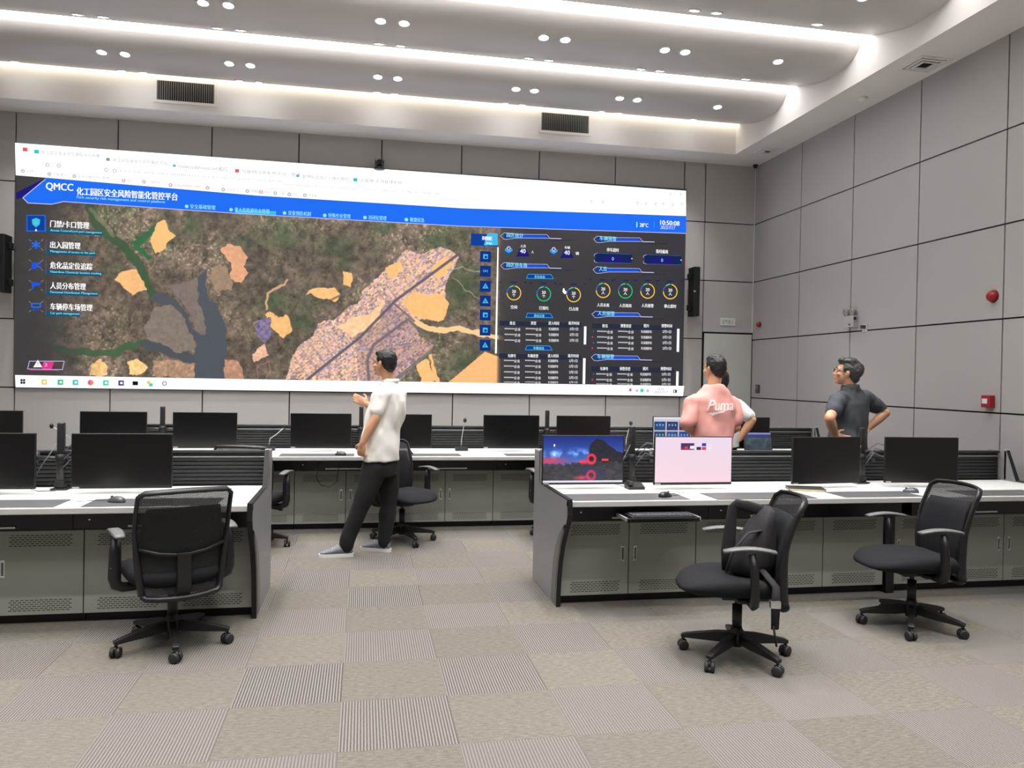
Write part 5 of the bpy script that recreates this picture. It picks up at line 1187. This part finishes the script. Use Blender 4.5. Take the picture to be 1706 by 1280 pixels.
me = bpy.data.meshes.new('printed_script'); bm.to_mesh(me); bm.free(); me.materials.append(mat('print_white', (244, 226, 222), .7)); o = bpy.data.objects.new('printed_script', me); COL.objects.link(o); o.parent = so_
standing(Bp, O, V(1186, 740, yb).x, yb, fB, lat, 1.0, mat('trousers_khaki_dark', (58, 56, 58), .85))
# ---- C: man in white behind B
O = Vector((3.05, 6.72, 0)); Cp = thing('person', 'man mostly hidden behind the pink shirt, white T-shirt, hand on hip', 'person', O)
fC = Vector((-.1, .995, 0)); lat = Vector((.995, .1, 0)); yc = 6.70
H = Head(V(1197, 636, 6.74), (-.2, .98, 0), .0, .96)
Rs, Re, Rw = V(1229, 676, 6.70), V(1253, 700, 6.62), V(1232, 732, 6.66)
Ls, Le, Lw = V(1166, 676, 6.70), V(1160, 715, 6.72), V(1172, 735, 6.90)
skin = H.skin()+[loft([(V(1199, 735, yc), .14, .09), (V(1199, 700, yc), .14, .09), (V(1198, 678, yc), .15, .08), (V(1198, 668, yc), .08, .06)], lat), limb([(V(1198, 672, yc), .06), (V(1198, 660, yc), .055), (H.P(0, -.02, -.05), .055)]), limb([(Ls, .046), (Le, .038), (Lw, .026)]), limb([(Rs, .046), (Re, .040), (Re.lerp(Rw, .35), .040), (Rw, .027)])]
skin += hand(Rw, (-.75, .2, -.5), (0, .9, .3), .5)+hand(Lw, (.5, .8, 0), (0, 0, 1), .6)
soft(skin, 'body', M_skin, Cp, .006, 3, origin=O); soft(H.hair(0), 'hair', M_hair, Cp, .008, 4, origin=O); H.eyes(Cp, O)
sh = [loft([(V(1200, 746, yc), .185, .13), (V(1200, 720, yc), .185, .13), (V(1199, 697, yc), .19, .125), (V(1198, 680, yc), .20, .11), (V(1198, 671, yc), .16, .09), (V(1198, 664, yc), .08, .07)], lat),
      limb([(V(1220, 674, yc), .066), (Rs, .068), (Rs.lerp(Re, .55), .068), (Rs.lerp(Re, .72), .066)]), limb([(V(1176, 674, yc), .066), (Ls, .066), (Ls.lerp(Le, .7), .066)])]
soft(sh, 't_shirt', mat('shirt_white_cool', (222, 222, 220), .8), Cp, .010, 5, .022, origin=O)
standing(Cp, O, V(1200, 740, yc).x, yc, fC, lat, 1.0, M_trou)
# ---- D: man in slate polo with glasses
O = Vector((4.17, 6.22, 0)); Dp = thing('person', 'man in a slate grey polo and glasses, hands on hips, looking up at screen', 'person', O)
fD = Vector((-.40, .915, 0)); lat = Vector((.915, .40, 0)); yd = 6.25
H = Head(V(1411, 622, 6.25), (-.80, .60, 0), .18, 1.02)
Ls, Le, Lw = V(1396, 668, 6.15), V(1382, 697, 5.98), V(1391, 726, 6.08)
Rs, Re, Rw = V(1447, 668, 6.36), V(1475, 688, 6.30), V(1446, 714, 6.33)
skin = H.skin()+[loft([(V(1415, 735, yd), .14, .10), (V(1417, 700, yd), .14, .09), (V(1419, 668, yd), .15, .08), (V(1419, 655, yd), .08, .06)], lat), limb([(V(1418, 662, yd), .062), (V(1416, 648, yd), .056), (H.P(0, -.02, -.05), .058)]), limb([(Ls, .05), (Le, .043), (Le.lerp(Lw, .4), .043), (Lw, .030)]), limb([(Rs, .05), (Re, .042), (Re.lerp(Rw, .4), .042), (Rw, .028)])]
skin += hand(Lw, V(1410, 733, 6.10)-Lw, (0, .2, 1), .5)+hand(Rw, V(1432, 726, 6.30)-Rw, (-.2, .9, .3), .5)
soft(skin, 'body', M_skin, Dp, .0055, 3, origin=O); soft(H.hair(1), 'hair', M_hair2, Dp, .007, 4, .010, (50, 50, 30), origin=O); H.eyes(Dp, O)
sh = [loft([(V(1412, 765, yd), .20, .155), (V(1412, 735, yd), .20, .155), (V(1414, 712, yd), .19, .14), (V(1417, 690, yd), .195, .130), (V(1420, 672, yd), .205, .118), (V(1421, 661, yd), .185, .098), (V(1420, 653, yd), .13, .082), (V(1418, 646, yd), .084, .074)], lat),
      limb([(V(1404, 664, 6.18), .072), (Ls, .075), (Ls.lerp(Le, .45), .076), (Ls.lerp(Le, .62), .072)]), limb([(V(1438, 664, 6.32), .072), (Rs, .072), (Rs.lerp(Re, .5), .068), (Rs.lerp(Re, .68), .064)])]
ps = soft(sh, 'polo_shirt', M_shirtg, Dp, .009, 5, .036, origin=O)
cl = MB(); cl.smooth = True; c0 = V(1417, 646, 6.25)
cl.ring([[c0+lat*(r*math.cos(2*PI*j/n_))+fD*(r*math.sin(2*PI*j/n_))+Zv*z for j in range(n_)] for r, z in ((.080, -.02), (.080, .0), (.072, .030), (.066, .028), (.070, .0), (.070, -.02))], False); o = cl.obj('collar', M_shirtg, ps); o.data.transform(Matrix.Translation(-O))
gl = MB(); gl.smooth = True
for q in (-1, 1):
    c_ = (q*.031, .105, .006); gl.tube([H.P(c_[0]+.024*math.cos(2*PI*j/16), c_[1], c_[2]+.018*math.sin(2*PI*j/16)) for j in range(17)], .0016, 6); gl.tube([H.P(q*.055, .104, .012), H.P(q*.078, .07, .012), H.P(q*.086, -.01, .008)], .0018, 6)
gl.tube([H.P(-.008, .106, .008), H.P(.008, .106, .008)], .0016, 6); o = gl.obj('glasses', M_black, Dp); o.data.transform(Matrix.Translation(-O))
standing(Dp, O, V(1413, 740, yd).x, yd, fD, lat, 1.0, M_trou)

# ---------------------------------------------------------------- groups of look-alikes
GR = {'monitor': 'monitors on the console desks', 'task_chair': 'black task chairs', 'console_cabinet': 'steel console cabinets', 'desk_mat': 'desk mats', 'monitor_arm_stand': 'monitor arm stands', 'gooseneck_microphone': 'gooseneck microphones', 'mouse': 'computer mice', 'console_end_panel': 'console end panels', 'console_worktop': 'console worktops', 'slatted_desk_screen': 'slatted desk screens', 'air_grille': 'air grilles in the fascia', 'ceiling_diffuser': 'ceiling diffusers', 'wall_loudspeaker': 'slim wall loudspeakers', 'person': 'men watching the big screen'}
for o in bpy.data.objects:
    if o.parent is None and o.get('category') and o.name.split('.')[0] in GR: o['group'] = GR[o.name.split('.')[0]]
